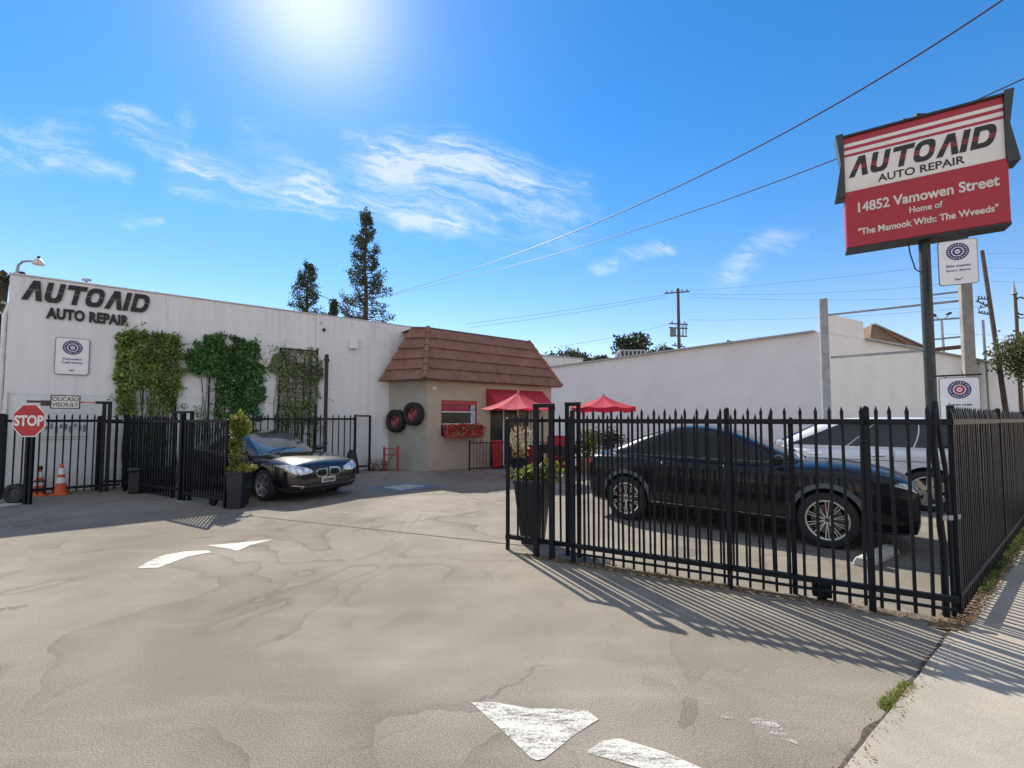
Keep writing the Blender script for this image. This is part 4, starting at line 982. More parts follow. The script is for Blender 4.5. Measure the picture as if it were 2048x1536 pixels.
for sd in (-1, 1):
    for xs_ in ([(1.05, .3), (1.05, .7), (1.0, 1.06)], [(0, .3), (0, .7), (-.02, 1.08)], [(-1.02, .5), (-.98, .8), (-1.0, 1.08)]): CW.line('door_seam', xs_, 'y', sd, SEAM, .010)
    CW.line('side_moulding', [(-2.2, .90), (2.1, .88)], 'y', sd, mat('grey_trim', (.2, .2, .21), .5), .014)
    CW.decal('sill_cladding', [(-1.02, .28), (1.02, .28), (1.04, .38), (-1.04, .38)], 'y', sd, DKPLASTIC, off=.008, thick=.01)
    for hx in (.14, -.86): CW.decal('door_handle', [(hx, .965), (hx + .2, .955), (hx + .2, .985), (hx, .995)], 'y', sd, CHROME, off=.02, thick=.015)
    CW.decal('tail_light', [(sd * y, z) for y, z in ((.70, .80), (.90, .82), (.90, 1.06), (.74, 1.06))], 'x', -1, TAIL, off=.006, thick=.01)
    CW.decal('tail_light_side', [(-2.30, .84), (-2.12, .86), (-2.14, .97), (-2.28, .98)], 'y', sd, TAIL, off=.006, thick=.006)
    CW.decal('headlight', [(sd * y, z) for y, z in ((.45, .78), (.80, .80), (.86, .88), (.5, .86))], 'x', 1, LAMP, off=.006, thick=.01)
CW.mirror_(.85, .86, 1.12)
# ------------------------------------------------------------ fences
def picket_mesh(h, w=.026):
    mb = MB(); t = w / 2
    mb.box((0, 0, (h - .09) / 2 + .02), (w, w, h - .09 - .04))
    mb.add([(-t, -t, h - .09), (t, -t, h - .09), (t, t, h - .09), (-t, t, h - .09), (-t * 1.25, -t * .5, h - .055), (t * 1.25, -t * .5, h - .055), (t * 1.25, t * .5, h - .055), (-t * 1.25, t * .5, h - .055), (0, 0, h)],
           [(0, 1, 5, 4), (1, 2, 6, 5), (2, 3, 7, 6), (3, 0, 4, 7), (4, 5, 8), (5, 6, 8), (6, 7, 8), (7, 4, 8)])
    return mb
def fence(label, P0, P1, h, sp, rails, posts, name='picket_fence', cat='fence', z0=.0, spear=True, w=.026, off=.5, pw=.06, ph=None, group=None, jit=.0):
    d = (P1 - P0); L = d.length; rz = math.atan2(d.y, d.x)
    root = thing(name, label, cat, P0, rz, group); proto = None; n = int((L - .02) / sp)
    for i in range(n):
        x = sp * (i + off)
        if any(abs(x - s) < (pw + w) / 2 + .004 for s in posts): continue
        if proto is None:
            mb = picket_mesh(h - z0, w) if spear else None
            if mb is None:
                mb = MB(); mb.box((0, 0, (h - z0) / 2), (w, w, h - z0))
            proto = mb.build('picket', BLACK, root, local=True); proto.location = (x, 0, z0)
        else:
            c = inst(proto, root, (x, 0, z0))
            if jit: c.rotation_euler = (R.uniform(-jit, jit) * .5, R.uniform(-jit, jit), 0)
    for z, t in rails:
        mb = MB(); mb.box((L / 2, 0, z), (L - .01, .048 if t > .03 else .03, t)); mb.build('rail', BLACK, root, local=True)
    for s in posts:
        mb = MB(); hh = ph or h - .02; mb.box((s, 0, hh / 2), (pw, pw, hh)); mb.lathe([(0, hh + .02), (pw * .5, hh + .008), (pw * .56, hh)], (s, 0, 0), 'Z', 8); mb.build('post', BLACK, root, local=True, bevel=.004)
    return root
def fs(px): return (col_on_line(px, FL0, FD) - FL0).dot(FD)
FH = 1.80
FA = FL0 + FD * fs(1140); 
fence('long black spear-topped fence in front of the black SUV, ending at the sidewalk corner', FA, CORN, FH, .1125, [(1.655, .05), (.20, .045), (.115, .02)],
      [.03, fs(1453) - fs(1140), fs(1731) - fs(1140)], w=.023, jit=.010, pw=.048)
# sliding gate leaf parked behind it
GO = FN * .13
g0 = col_on_line(1009, FL0 + GO, FD) ; g1 = col_on_line(1590, FL0 + GO, FD)
gr = fence('sliding gate leaf of black pickets parked behind the front fence', g0 + FD * .02, g1, 1.74, .118, [(1.66, .04), (.165, .05)], [.03, (g1 - g0).length - .06], name='sliding_gate', cat='gate', z0=.10, pw=.042, w=.020, jit=.008, ph=1.68)
mb = MB(); q = col_on_line(1632, FL0 + GO * .7, FD); mb.box((q.x, q.y, .10), (.15, .10, .13), Matrix.Rotation(math.atan2(FD.y, FD.x), 3, 'Z')); mb.lathe([(0, -.03), (.05, -.03), (.05, .03), (0, .03)], (q.x, q.y, .05), 'X', 12)
mb.build('gate_roller', BLACK, gr, bevel=.006)
def portal(px0, px1, h, label, off=0.0, pw=.06, bar=.05):
    a = col_on_line(px0, FL0 + FN * off, FD); b = col_on_line(px1, FL0 + FN * off, FD)
    root = thing('gate_guide_post', label, 'gate post', (a + b) / 2, math.atan2(FD.y, FD.x), 'gate guide posts'); L = (b - a).length
    for s in (-1, 1):
        mb = MB(); mb.box((s * L / 2, 0, h / 2), (pw, pw, h)); mb.build('post', BLACK, root, local=True, bevel=.004)
    mb = MB(); mb.box((0, 0, h + bar / 2 + .0), (L + pw + .004, pw + .004, bar)); mb.build('crossbar', BLACK, root, local=True, bevel=.004)
portal(1072, 1103, 1.82, 'narrow black portal post carrying the right gate, the left one of the pair')
portal(1134, 1157, 1.84, 'narrow black portal post carrying the right gate, the right one of the pair', .26, .045)
portal(350, 384, 1.80, 'black portal post beside the dark sedan carrying the left gate', .1)
mb = MB(); b = FL0 + FD * fs(366); mb.box((b.x, b.y, .9), (.09, .09, 1.8), Matrix.Rotation(math.atan2(FD.y, FD.x), 3, 'Z')); tag(mb.build('fence_post', BLACK, origin=b, bevel=.005), 'thick black post at the hinge of the left gate', 'post')
# corner posts, bent and rusted
def bentpost(px, dz, h, pts, r, label):
    b = gp(px, dz); mb = MB(); mb.tube([b + Vector((x, y, z * h)) for x, y, z in pts], r, 10)
    root = thing('corner_post', label, 'post', b, 0, 'posts at the fence corner'); mb.build('post', BLACK, root, smooth=True)
    mb = MB(); mb.lathe([(r * 1.05, .82), (r * 1.25, .82), (r * 1.25, .86), (r * 1.05, .86)], b, 'Z', 10); mb.build('hinge', STEEL, root)
bentpost(1893, 1236, 1.83, [(.0, 0, 0), (.0, 0, .34), (-.015, 0, .42), (-.02, 0, .62), (-.045, 0, .78), (-.035, 0, .95), (-.02, 0, 1.0)], .027, 'bent round black corner post carrying the hinge, nearest the driveway')
bentpost(1909, 1236, 1.80, [(.0, 0, 0), (-.005, 0, .5), (-.02, 0, .7), (-.07, 0, .92), (-.075, 0, 1.0)], .018, 'thin bent black bar beside the corner post')
bentpost(1920, 1230, 1.80, [(0, 0, 0), (0, 0, 1)], .028, 'straight thick black post where the sidewalk fence begins')
# street side fence
SF0 = CORN + DS * .14 + DN * .03
fence('tall dense black fence running back along the sidewalk', SF0, SF0 + DS * 9.4, FH, .096, [(1.655, .05), (.20, .045)], [3.0, 6.0, 9.2], w=.034, pw=.055, ph=1.8, jit=.006)

# left side: low fence parallel to the wall, stop sign gate
lf0 = Vector((-11.3, 8.55, 0)); lf1 = col_on_line(246, W0 - DN * .68, DS)
lf0 = col_on_line(-30, W0 - DN * .68, DS)
fence('black picket fence along the shop wall behind the stop sign', lf0, lf1, 1.80, .125, [(1.64, .06), (.14, .06)], [(col_on_line(4, W0 - DN * .68, DS) - lf0).length], w=.026, pw=.11)
b0 = FL0 + FD * fs(252); b1 = FL0 + FD * fs(360)
fence('dense black picket fence between the low wall gate and the hinge post', b0 + FN * .02, b1, 1.78, .115, [(1.63, .06), (.22, .05)], [.03], w=.028)
l1_ = col_on_line(246, W0 - DN * .40, DS)
fence('second row of black pickets overlapping behind the left fence', col_on_line(196, W0 - DN * .34, DS), col_on_line(350, W0 - DN * 1.0, DS) , 1.76, .16, [(1.6, .05), (.2, .05)], [.03, 1.2], w=.026)
# swung left gate leaf
a = FL0 + FD * (fs(372)); b = FL0 + FD * (fs(461)) - FN * .04
gl_ = fence('left gate leaf of black pickets with a flat top bar, beside the planter', a, b, 1.66, .098, [(1.64, .05), (.17, .05)], [.03, (b - a).length - .03], name='gate_leaf', cat='gate', z0=.12, spear=False, w=.024, pw=.05, ph=1.66)
mb = MB(); q = FL0 + FD * fs(432); mb.box((q.x, q.y, .10), (.12, .09, .12)); mb.lathe([(0, -.03), (.05, -.03), (.05, .03), (0, .03)], (q.x, q.y, .05), 'Y', 12)
mb.build('caster', BLACK, gl_, bevel=.005)
# post pair with the top bar over the left fence
u0 = col_on_line(208, W0 - DN * .75, DS); u1 = col_on_line(219, W0 - DN * .75, DS); ub = col_on_line(52, W0 - DN * .75, DS)
root = thing('barrier_frame', 'black frame over the left fence holding a red and white bar', 'frame', u0, 0)
zt = at(208, 808, u0.y).z
for p in (u0, u1):
    mb = MB(); mb.box((p.x, p.y, zt / 2), (.07, .07, zt), Matrix.Rotation(math.atan2(DS.y, DS.x), 3, 'Z')); mb.build('post', BLACK, root)
v0 = col_on_line(190, W0 - DN * .75, DS)
mb = MB(); mb.beam(v0 + U * (zt + .03), u1 + DS * .035 + U * (zt + .03), .08, .06); mb.build('top_bar', BLACK, root)
mb = MB(); v1 = col_on_line(160, W0 - DN * .75, DS); mb.beam(v1 + U * (zt + .03), v0 + U * (zt + .03), .04, .035); mb.build('red_white_bar', mat('bar_red', (.45, .12, .12), .5, var=.8, scale=4), root)
mb = MB(); v2 = col_on_line(100, W0 - DN * .75, DS); mb.beam(ub + U * (zt + .03), v2 + U * (zt + .03), .045, .05); v3 = col_on_line(80, W0 - DN * .75, DS); mb.beam(v3 + U * (zt + .0), v2 + U * (zt + .0), .05, .12); mb.build('dark_bar', mat('bar_dark', (.05, .02, .03), .5, var=.6, scale=5), root)
p = (v1 + v2) / 2; root = thing('notice_sign', 'small white notice with black lettering on the bar over the left fence', 'sign', p + U * zt, 0)
M_ = frameM(p - DN * .05 + U * (zt + .03), DS); hw = (v1 - v2).length / 2; 
def rrect(w, h, r, n=5):
    out = []
    for cx, cz, a0 in ((w - r, h - r, 0), (-w + r, h - r, pi / 2), (-w + r, -h + r, pi), (w - r, -h + r, 3 * pi / 2)):
        for i in range(n + 1): t = a0 + pi / 2 * i / n; out.append((cx + r * cos(t), cz + r * sin(t)))
    return out
mb = MB(); mb.prism(rrect(hw, .15, .02), .015, M_); mb.build('sign_frame', BLACK_INK, root)
mb = MB(); mb.prism(rrect(hw - .02, .13, .015), .003, M_ @ Matrix.Translation((0, -.0152, 0))); mb.build('sign_face', WHITE_SIGN, root)
for k, s in enumerate(('CIUCASO', 'VISOIULY')): text_mesh(s, .125, .002, M_ @ Matrix.Translation((0, -.0186, .02 - k * .12)), BLACK_INK, 'lettering', root, bold=.002, xs=.80)
# stop sign
SPd = Vector((1, .0, 0)).normalized()
b = at(49, 998, 9.0); b.z = 0; root = thing('stop_sign', 'red octagonal stop sign on two black posts by the left fence', 'stop sign', b, 0)
c = at(59, 841, 8.9); rS = 32.5 / 900 * 8.9 / cos(pi / 8)
for dx in (-.075, .02):
    mb = MB(); p = Vector((c.x, c.y, 0)) + SPd * dx + Vector((0, .06, 0)); mb.box((p.x, p.y, (c.z) / 2), (.052, .05, c.z)); mb.build('post', BLACK, root)
M_ = frameM(c, SPd)
oc = lambda r: [(r * cos(pi / 8 + i * pi / 4), r * sin(pi / 8 + i * pi / 4)) for i in range(8)]
mb = MB(); mb.prism(oc(rS), .01, M_); mb.build('border', mat('white_reflective', (.72, .72, .72), .4), root)
mb = MB(); mb.prism(oc(rS * .94), .003, M_ @ Matrix.Translation((0, -.0102, 0))); mb.build('panel', mat('stop_red', (.42, .012, .02), .45, var=.08), root)
text_mesh('STOP', rS * .80, .003, M_ @ Matrix.Translation((0, -.0134, -rS * .28)), mat('white_reflective', (0, 0, 0)), 'lettering', root, bold=.010, xs=.86)
# loose small wheel
def wheel_obj(root, r, w, M, spokes=5):
    mb = MB(); ring_tyre(mb, M, r, w); mb.build('tyre', RUBBER, root, smooth=True)
    mb = MB(); mb.lathe([(0, -.3 * w), (r * .2, -.36 * w), (r * .25, -.2 * w), (r * .56, -.15 * w), (r * .6, -.4 * w), (r * .62, -.4 * w), (r * .62, .3 * w), (0, .3 * w)], n=20, axis='Y'); mb.v = [M @ v for v in mb.v]; mb.build('rim', mat('dark_rim', (.05, .05, .055), .5), root, smooth=True)
p = gp(30, 1006); root = thing('small_wheel', 'small black rubber wheel standing below the stop sign', 'wheel', p, 0)
wheel_obj(root, .185, .12, frameM(p + U * .185, Vector((1, .02, 0))))
# traffic cones
OR = mat('orange_cone', (.62, .10, .03), .6, var=.1, dirt=((.2, .08, .05), 8, .5)); WB = mat('reflective_band', (.7, .7, .7), .5)
def cone(px, py, h, label, dark=False):
    b = gp(px, py); root = thing('traffic_cone', label, 'traffic cone', b, .4, 'cones at the foot of the shop wall')
    mb = MB(); mb.box((0, 0, .015), (.30, .30, .03)); mb.build('base', OR, root, local=True, bevel=.008)
    f = lambda z: .12 - .095 * z / h
    mb = MB(); mb.lathe([(f(.03), .03), (f(h * .38), h * .38)], n=20); mb.lathe([(f(h * .56), h * .56), (f(h * .66), h * .66)], n=20); mb.lathe([(f(h * .86), h * .86), (f(h), h), (0, h)], n=20); mb.build('cone_body', OR, root, local=True, smooth=True)
    for a, b_ in ((.38, .56), (.66, .86)):
        mb = MB(); mb.lathe([(f(h * a) + .002, h * a), (f(h * b_) + .002, h * b_)], n=20); mb.build('white_band', WB, root, local=True, smooth=True)
    if dark: mb = MB(); mb.lathe([(0, h + .05), (.04, h + .04), (.045, h - .02), (.02, h - .04)], n=12); mb.lathe([(.09, h * .5), (.11, h * .52), (.085, h * .56)], n=14); mb.build('dark_cap', DKPLASTIC, root, local=True, smooth=True)
cone(78, 991, .60, 'orange and white traffic cone with a dark cap, left one by the shop wall', True); cone(121, 989, .68, 'orange and white traffic cone with an orange tip, right one by the shop wall')
# dark bin behind the left fence
root = thing('waste_bin', 'dark low bin behind the dense left fence', 'bin', gp(300, 984), .55)
mb = MB(); mb.box((0, 0, .26), (.75, .35, .50)); mb.build('bin_body', DKPLASTIC, root, local=True, bevel=.03); mb = MB(); mb.box((0, 0, .545), (.79, .39, .06)); mb.build('lid', mat('bin_lid', (.02, .025, .03), .5), root, local=True, bevel=.02)
# fence by the shop wall behind the sedan
r0 = col_on_line(500, W0 - DN * .30, DS); r1 = col_on_line(713, W0 - DN * .30, DS); r2 = col_on_line(740, W0 - DN * .30, DS)
root = fence('black picket fence against the shop wall behind the dark sedan', r0, r1, 1.83, .18, [(1.68, .06), (.16, .05)], [(r1 - r0).length - .04], w=.028, pw=.07)
L1 = (r1 - r0).length; L2 = (r2 - r0).length
for nm, c, s in (('end_post', (L2, 0, .9), (.06, .06, 1.8)), ('end_rail', ((L1 + L2) / 2 + .0, 0, 1.78), (L2 - L1 - .06, .05, .05)), ('end_rail', ((L1 + L2) / 2, 0, .16), (L2 - L1 - .06, .05, .05))):
    mb = MB(); mb.box(c, s); mb.build(nm, BLACK, root, local=True)
# dark tarp bag against it
b = col_on_line(705, W0 - DN * .75, DS); mb = MB(); vs = []
mb.lathe([(0, .74), (.07, .73), (.13, .62), (.17, .4), (.19, .15), (.20, 0)], b, 'Z', 16)
for v in mb.v: v += Vector((noise.noise(v * 5) * .05, noise.noise(v * 5 + Vector((5, 0, 0))) * .05, 0))
tag(mb.build('tarp_bundle', mat('black_tarp', (.012, .012, .014), .6, bump=.5), smooth=True, origin=b), 'black tarp covered bundle leaning at the end of the wall fence', 'bundle')
# bare shrub
b = col_on_line(758, W0 - DN * .5, DS); root = thing('bare_shrub', 'low bare reddish shrub between the wall fence and the red rack', 'shrub', b)
mb = MB(); rnd = random.Random(4)
for i in range(26):
    a = rnd.uniform(0, 6.3); p0 = b + Vector((rnd.uniform(-.25, .25), rnd.uniform(-.12, .12), 0)); pts = [p0]
    for k in range(4): pts.append(pts[-1] + Vector((rnd.gauss(0, .05), rnd.gauss(0, .03), rnd.uniform(.05, .12))))
    mb.tube(pts, [.008, .007, .006, .004, .003], 4)
mb.build('twigs', mat('reddish_twig', (.10, .045, .04), .9), root)
mb = MB()
for i in range(160): leaf(mb, b + Vector((rnd.uniform(-.35, .35), rnd.uniform(-.15, .15), rnd.uniform(.02, .4))), .05, rnd)
mb.build('leaves', mat('reddish_leaf', (.12, .06, .04), .8, island=.5), root, fixn=False)
# red rack
REDP = mat('red_steel_paint', (.30, .03, .03), .5, var=.2, dirt=((.12, .05, .04), 9, .5))
a = gp(768, 942); b = gp(795, 942); root = thing('red_rack', 'low red steel rack standing at the corner of the tan building', 'rack', (a + b) / 2)
for p, h in ((a, .78), (b, .80)): mb = MB(); mb.box((p.x, p.y, h / 2), (.06, .06, h)); mb.build('upright', REDP, root)
mb = MB(); mb.beam(a + U * .12, b + U * .72, .04, .03); mb.beam(a + U * .52, b + U * .52, .03, .03); mb.beam(a + U * .72, b + U * .70, .03, .03); mb.build('brace', REDP, root)
# patio railing
a = gp(937, 941); b = gp(1175, 941); b.y = a.y + .3; root = fence('low black railing around the patio of the tan building', a, b, .92, .105, [(.90, .03), (.07, .03)], [.03, 1.9, 3.6], name='patio_railing', cat='railing', spear=False, w=.016, pw=.055, z0=.06, ph=.98)

# ------------------------------------------------------------ umbrellas and patio things
CAN = mat('red_umbrella_canvas', (.52, .020, .050), .8, var=.08, scale=3, bump=.2, transl=.35)
def umbrella(c, za, ze, rad, label, valance, rot):
    root = thing('patio_umbrella', label, 'umbrella', (c.x, c.y, 0), rot, 'red patio umbrellas'); n = 8; mb = MB(); m = 6
    for i in range(n):
        a0, a1 = 2 * pi * i / n, 2 * pi * (i + 1) / n
        for j in range(m):
            for k in range(3):
                def P(u, v):
                    r = rad * (.03 + .97 * v); sag = -.05 * sin(pi * v); x = r * (cos(a0) * (1 - u) + cos(a1) * u); y = r * (sin(a0) * (1 - u) + sin(a1) * u)
                    z = za + (ze - za) * v + sag - .045 * v * sin(pi * u); return Vector((x, y, z))
                u0, u1, v0, v1 = k / 3, (k + 1) / 3, j / m, (j + 1) / m; mb.add([P(u0, v0), P(u1, v0), P(u1, v1), P(u0, v1)], [(0, 1, 2, 3)])
        if valance:
            for k in range(3): u0, u1 = k / 3, (k + 1) / 3; p, q = P(u0, 1), P(u1, 1); mb.add([p, q, q - U * (valance * (1 if k != 1 else 1.2)), p - U * valance], [(0, 1, 2, 3)])
    mb.build('canopy', CAN, root, local=True, smooth=True, angle=18)
    mb = MB(); mb.tube([(0, 0, 0), (0, 0, za + .05)], .022, 10); mb.lathe([(0, za + .1), (.03, za + .06), (.045, za)], n=10); mb.build('pole', mat('pale_wood', (.35, .25, .16), .6), root, local=True, smooth=True)
    mb = MB()
    for i in range(n): a0 = 2 * pi * i / n; mb.tube([(0, 0, za - .25), (rad * .97 * cos(a0), rad * .97 * sin(a0), ze - .02)], .007, 5)
    mb.build('ribs', DKPLASTIC, root, local=True)
    mb = MB(); mb.lathe([(0, .08), (.05, .08), (.22, .05), (.24, 0)], n=20); mb.build('base', DKPLASTIC, root, local=True, smooth=True)
umbrella(at(1037, 800, 12.9), 2.42, 1.97, 1.08, 'red umbrella with plain edge in front of the red awning', 0, .2)
umbrella(at(1207, 800, 15.2), 2.46, 2.08, 1.13, 'red umbrella with a frilled edge in front of the white warehouse wall', .13, .1)
# table with red cloth
def red_table(c, w, d, h, label):
    root = thing('draped_table', label, 'table', (c.x, c.y, 0), 0.1); mb = MB(); mb.box((0, 0, h + .012), (w + .06, d + .06, .025)); mb.build('tabletop', mat('white_metal', (0, 0, 0)), root, local=True, bevel=.005)
    mb = MB(); n = 56; vs = []
    for i in range(n):
        a = 2 * pi * i / n; e = 6; x = w / 2 * math.copysign(abs(cos(a)) ** (2 / e), cos(a)); y = d / 2 * math.copysign(abs(sin(a)) ** (2 / e), sin(a)); f = 1 + .025 * sin(i * 2.4)
        vs += [Vector((x, y, h)), Vector((x * f, y * f, .04))]
    mb.add(vs, [(2*i, 2*((i+1) % n), 2*((i+1) % n)+1, 2*i+1) for i in range(n)]); mb.build('cloth_skirt', AW, root, local=True, smooth=True)
red_table(at(1120, 900, 15.0), .8, .6, 1.14, 'tall table with white top and red cloth skirt by the umbrella')
red_table(at(1070, 910, 15.6), .55, .5, .80, 'small red draped table under the plain red umbrella')
root = thing('red_bin', 'tapered red plastic bin beside the glazed door', 'bin', at(994, 920, 15.4) * 1.0); root.location.z = 0
mb = MB(); mb.lathe([(0, .05), (.20, .05), (.27, .88), (.31, .90), (.31, .95), (.26, .95), (.2, .3), (0, .3)], n=4); mb.v = [Matrix.Rotation(pi / 4, 3, 'Z') @ v for v in mb.v]; mb.build('bin_body', mat('red_plastic', (.42, .015, .02), .45), root, local=True, bevel=.015)
mb = MB(); mb.tube([(-.2, .14, .06), (.2, .14, .06)], .05, 10); mb.build('wheels', RUBBER, root, local=True)
# patio chairs
def chair(c, rz, label):
    root = thing('patio_chair', label, 'chair', (c.x, c.y, 0), rz, 'dark patio chairs'); mb = MB(); mb.box((0, 0, .44), (.42, .42, .03)); mb.build('seat', DKPLASTIC, root, local=True, bevel=.01)
    mb = MB(); mb.box((0, .20, .72), (.42, .025, .30)); mb.build('backrest', DKPLASTIC, root, local=True, bevel=.01)
    for sx in (-.19, .19):
        for sy, h in ((-.19, .43), (.2, .86)): mb = MB(); mb.tube([(sx, sy, 0), (sx, sy, h)], .014, 6); mb.build('leg', DKPLASTIC, root, local=True)
chair(at(1098, 920, 14.5), .4, 'dark patio chair left of the tall red clothed table'); chair(at(1142, 920, 14.6), -2.2, 'dark patio chair right of the tall red clothed table'); chair(at(1122, 920, 13.9), 2.9, 'dark patio chair nearest the gate, in front of the tall table')

# ------------------------------------------------------------ planters and plants
POT = mat('charcoal_pot', (.012, .015, .022), .5, var=.15, bump=.1)
def taper_pot(root, w0, w1, h, m=POT):
    mb = MB(); s = sqrt(2) / 2
    mb.lathe([(0, 0), (w0 * s, 0), (w1 * s, h - .05), (w1 * s * 1.05, h - .05), (w1 * s * 1.05, h), (w1 * s * .92, h), (w1 * s * .9, h - .06), (0, h - .06)], n=4)
    mb.v = [Matrix.Rotation(pi / 4, 3, 'Z') @ v for v in mb.v]; mb.build('pot', m, root, local=True, bevel=.008)
    mb = MB(); mb.box((0, 0, h - .055), (w1 * .9, w1 * .9, .02)); mb.build('soil', DIRT, root, local=True)
def leafblob(mb, c, rx, ry, rz_, n, size, rnd, shell=.5, cl=.8, up=0):
    c = Vector(c); i = 0
    while i < n:
        p = Vector((rnd.gauss(0, 1), rnd.gauss(0, 1), rnd.gauss(0, 1))).normalized() * (shell + (1 - shell) * rnd.random())
        k = 1 + .35 * noise.noise(p * 2.2 + c)
        q = c + Vector((p.x * rx * k, p.y * ry * k, p.z * rz_ * k))
        if noise.noise(q * (2.2 / max(rx, .3)) + Vector((3, 3, 3))) < -.28 + (1 - cl): i += .2; continue
        leaf(mb, q, size, rnd, -up); i += 1
YEL = mat('yellow_green_leaf', (.19, .21, .035), .55, island=.45, transl=.35); GRE = mat('shrub_leaf', (.07, .12, .025), .55, island=.45, transl=.3)  # yellow green leaves of the planter shrubs
p = gp(473, 1016); rz = .15
root = thing('tapered_planter', 'tall charcoal planter at the end of the left gate leaf', 'planter', p, rz, 'tall charcoal planters'); taper_pot(root, .22, .285, .70)
root = thing('flowering_shrub', 'low yellow flowers with upright sprigs growing in the left planter', 'plant', p + U * .68, 0)
rnd = random.Random(21); mb = MB(); leafblob(mb, p + Vector((.08, 0, .76)), .28, .2, .075, 700, .045, rnd); 
for k in range(9):
    q = p + Vector((rnd.uniform(-.12, .15), rnd.uniform(-.1, .1), .75)); d = Vector((rnd.gauss(0, .15), rnd.gauss(0, .1), 1)).normalized()
    for j in range(14): leaf(mb, q + d * j * .022 * rnd.uniform(.8, 1.2), .05, rnd, -.3)
mb.build('leaves', YEL, root, fixn=False); mb = MB()
for k in range(7): q = p + Vector((rnd.uniform(-.12, .15), rnd.uniform(-.1, .1), .66)); mb.tube([q, q + Vector((rnd.gauss(0, .03), 0, .3))], .005, 4)
mb.build('stems', STEM, root)
p2 = FL0 + FD * fs(452) + FN * .34; 
root = thing('tall_shrub', 'tall yellow green shrub behind the left planter, in front of the sedan door', 'shrub', p2, 0)
mb = MB()
for c, rx, rzz, n in (((-.10, .05, 1.66), .19, .16, 400), ((-.16, .1, 1.42), .19, .2, 400), ((-.02, 0, 1.50), .14, .16, 240), ((-.14, 0, 1.16), .16, .22, 300)): leafblob(mb, p2 + Vector(c), rx, rx * .8, rzz, n, .07, rnd, .25, .9, .3)
mb.build('leaves', YEL, root, fixn=False)
mb = MB()
for k in range(5): mb.tube([p2 + Vector((rnd.gauss(0, .03), 0, .25)), p2 + Vector((rnd.gauss(0, .08), rnd.gauss(0, .05), .9)), p2 + Vector((rnd.gauss(0, .15), rnd.gauss(0, .1), 1.6))], [.014, .010, .004], 5)
mb.build('stems', STEM, root)
root = thing('plant_pot', 'small dark pot of the tall yellow green shrub', 'pot', p2, 0); mb = MB(); mb.lathe([(0, 0), (.12, 0), (.17, .30), (.185, .30), (.185, .34), (.15, .34), (.14, .27), (0, .27)], n=20); mb.build('pot', POT, root, local=True, smooth=True)
p = gp(1052, 1092) ; p = p + FN * .22
root = thing('tapered_planter', 'tall ribbed charcoal planter behind the right gate end', 'planter', p, -.35, 'tall charcoal planters'); taper_pot(root, .26, .42, .86)
mb = MB()
for i in range(9): x = -.16 + i * .04; mb.beam((x * .66, -.137, .03), (x * 1.0, -.212, .80), .012, .008, up=(0, 1, 0))
mb.build('ribs', POT, root, local=True)
root = thing('leafy_plant', 'loose yellow green plant growing in the right planter', 'plant', p + U * .84, 0); mb = MB()
leafblob(mb, p + Vector((-.02, 0, .93)), .27, .22, .10, 700, .06, rnd, .3); leafblob(mb, p + Vector((.20, .08, .96)), .22, .2, .15, 520, .06, rnd, .3); mb.build('leaves', YEL, root, fixn=False)
# dried plant in dark urn
p = at(1040, 940, 12.6); p.z = 0
root = thing('urn', 'dark urn with a dried plant by the patio railing', 'urn', p, 0); mb = MB(); mb.lathe([(0, 0), (.16, 0), (.14, .05), (.22, .3), (.25, .55), (.30, .60), (.27, .62), (.22, .56), (0, .56)], n=24); mb.build('urn_body', POT, root, local=True, smooth=True)
root = thing('dried_plant', 'dry straw coloured bushy plant standing in the dark urn', 'plant', p + U * .56, 0)
STRAW = mat('straw', (.78, .70, .48), .8, island=.4); mb = MB()
for i in range(70):
    a = rnd.uniform(0, 6.3); d = rnd.uniform(.05, .42); pts = [p + Vector((0, 0, .56)), p + Vector((cos(a) * d * .6, sin(a) * d * .5, .9)), p + Vector((cos(a) * d, sin(a) * d * .8, 1.15 + rnd.uniform(-.1, .28)))]; mb.tube(pts, [.009, .008, .006], 4)
leafblob(mb, p + Vector((0, 0, 1.12)), .32, .3, .42, 900, .07, rnd, .5); mb.build('dry_stems', STRAW, root)
mb = MB(); leafblob(mb, p + Vector((.02, -.1, .72)), .22, .2, .16, 260, .07, rnd, .3); mb.build('dry_flowers', mat('ochre_flower', (.42, .24, .06), .7, island=.4), root, fixn=False)
# hedge shrubs beyond the gate
TERR = mat('terracotta', (.34, .20, .11), .8, var=.15, scale=6)
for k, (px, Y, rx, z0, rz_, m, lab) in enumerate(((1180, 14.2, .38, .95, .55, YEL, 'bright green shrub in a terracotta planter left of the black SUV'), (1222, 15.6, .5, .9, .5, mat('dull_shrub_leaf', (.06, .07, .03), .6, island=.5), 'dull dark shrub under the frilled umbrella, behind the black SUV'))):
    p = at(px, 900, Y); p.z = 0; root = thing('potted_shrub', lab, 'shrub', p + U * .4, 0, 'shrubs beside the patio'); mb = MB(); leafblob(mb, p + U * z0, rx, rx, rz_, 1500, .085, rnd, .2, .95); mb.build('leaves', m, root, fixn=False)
    mb = MB(); [mb.tube([p + U * .35, p + Vector((rnd.gauss(0, .15), rnd.gauss(0, .15), 1.1))], .012, 5) for i in range(5)]; mb.build('stems', STEM, root)
    root = thing('terracotta_planter', 'terracotta planter of the ' + ('bright green' if k == 0 else 'dull dark') + ' shrub', 'planter', p, .1, 'terracotta planters'); mb = MB(); mb.lathe([(0, 0), (.28, 0), (.34, .42), (.37, .42), (.37, .48), (.31, .48), (.3, .38), (0, .38)], n=28); mb.build('pot', TERR, root, local=True, smooth=True)
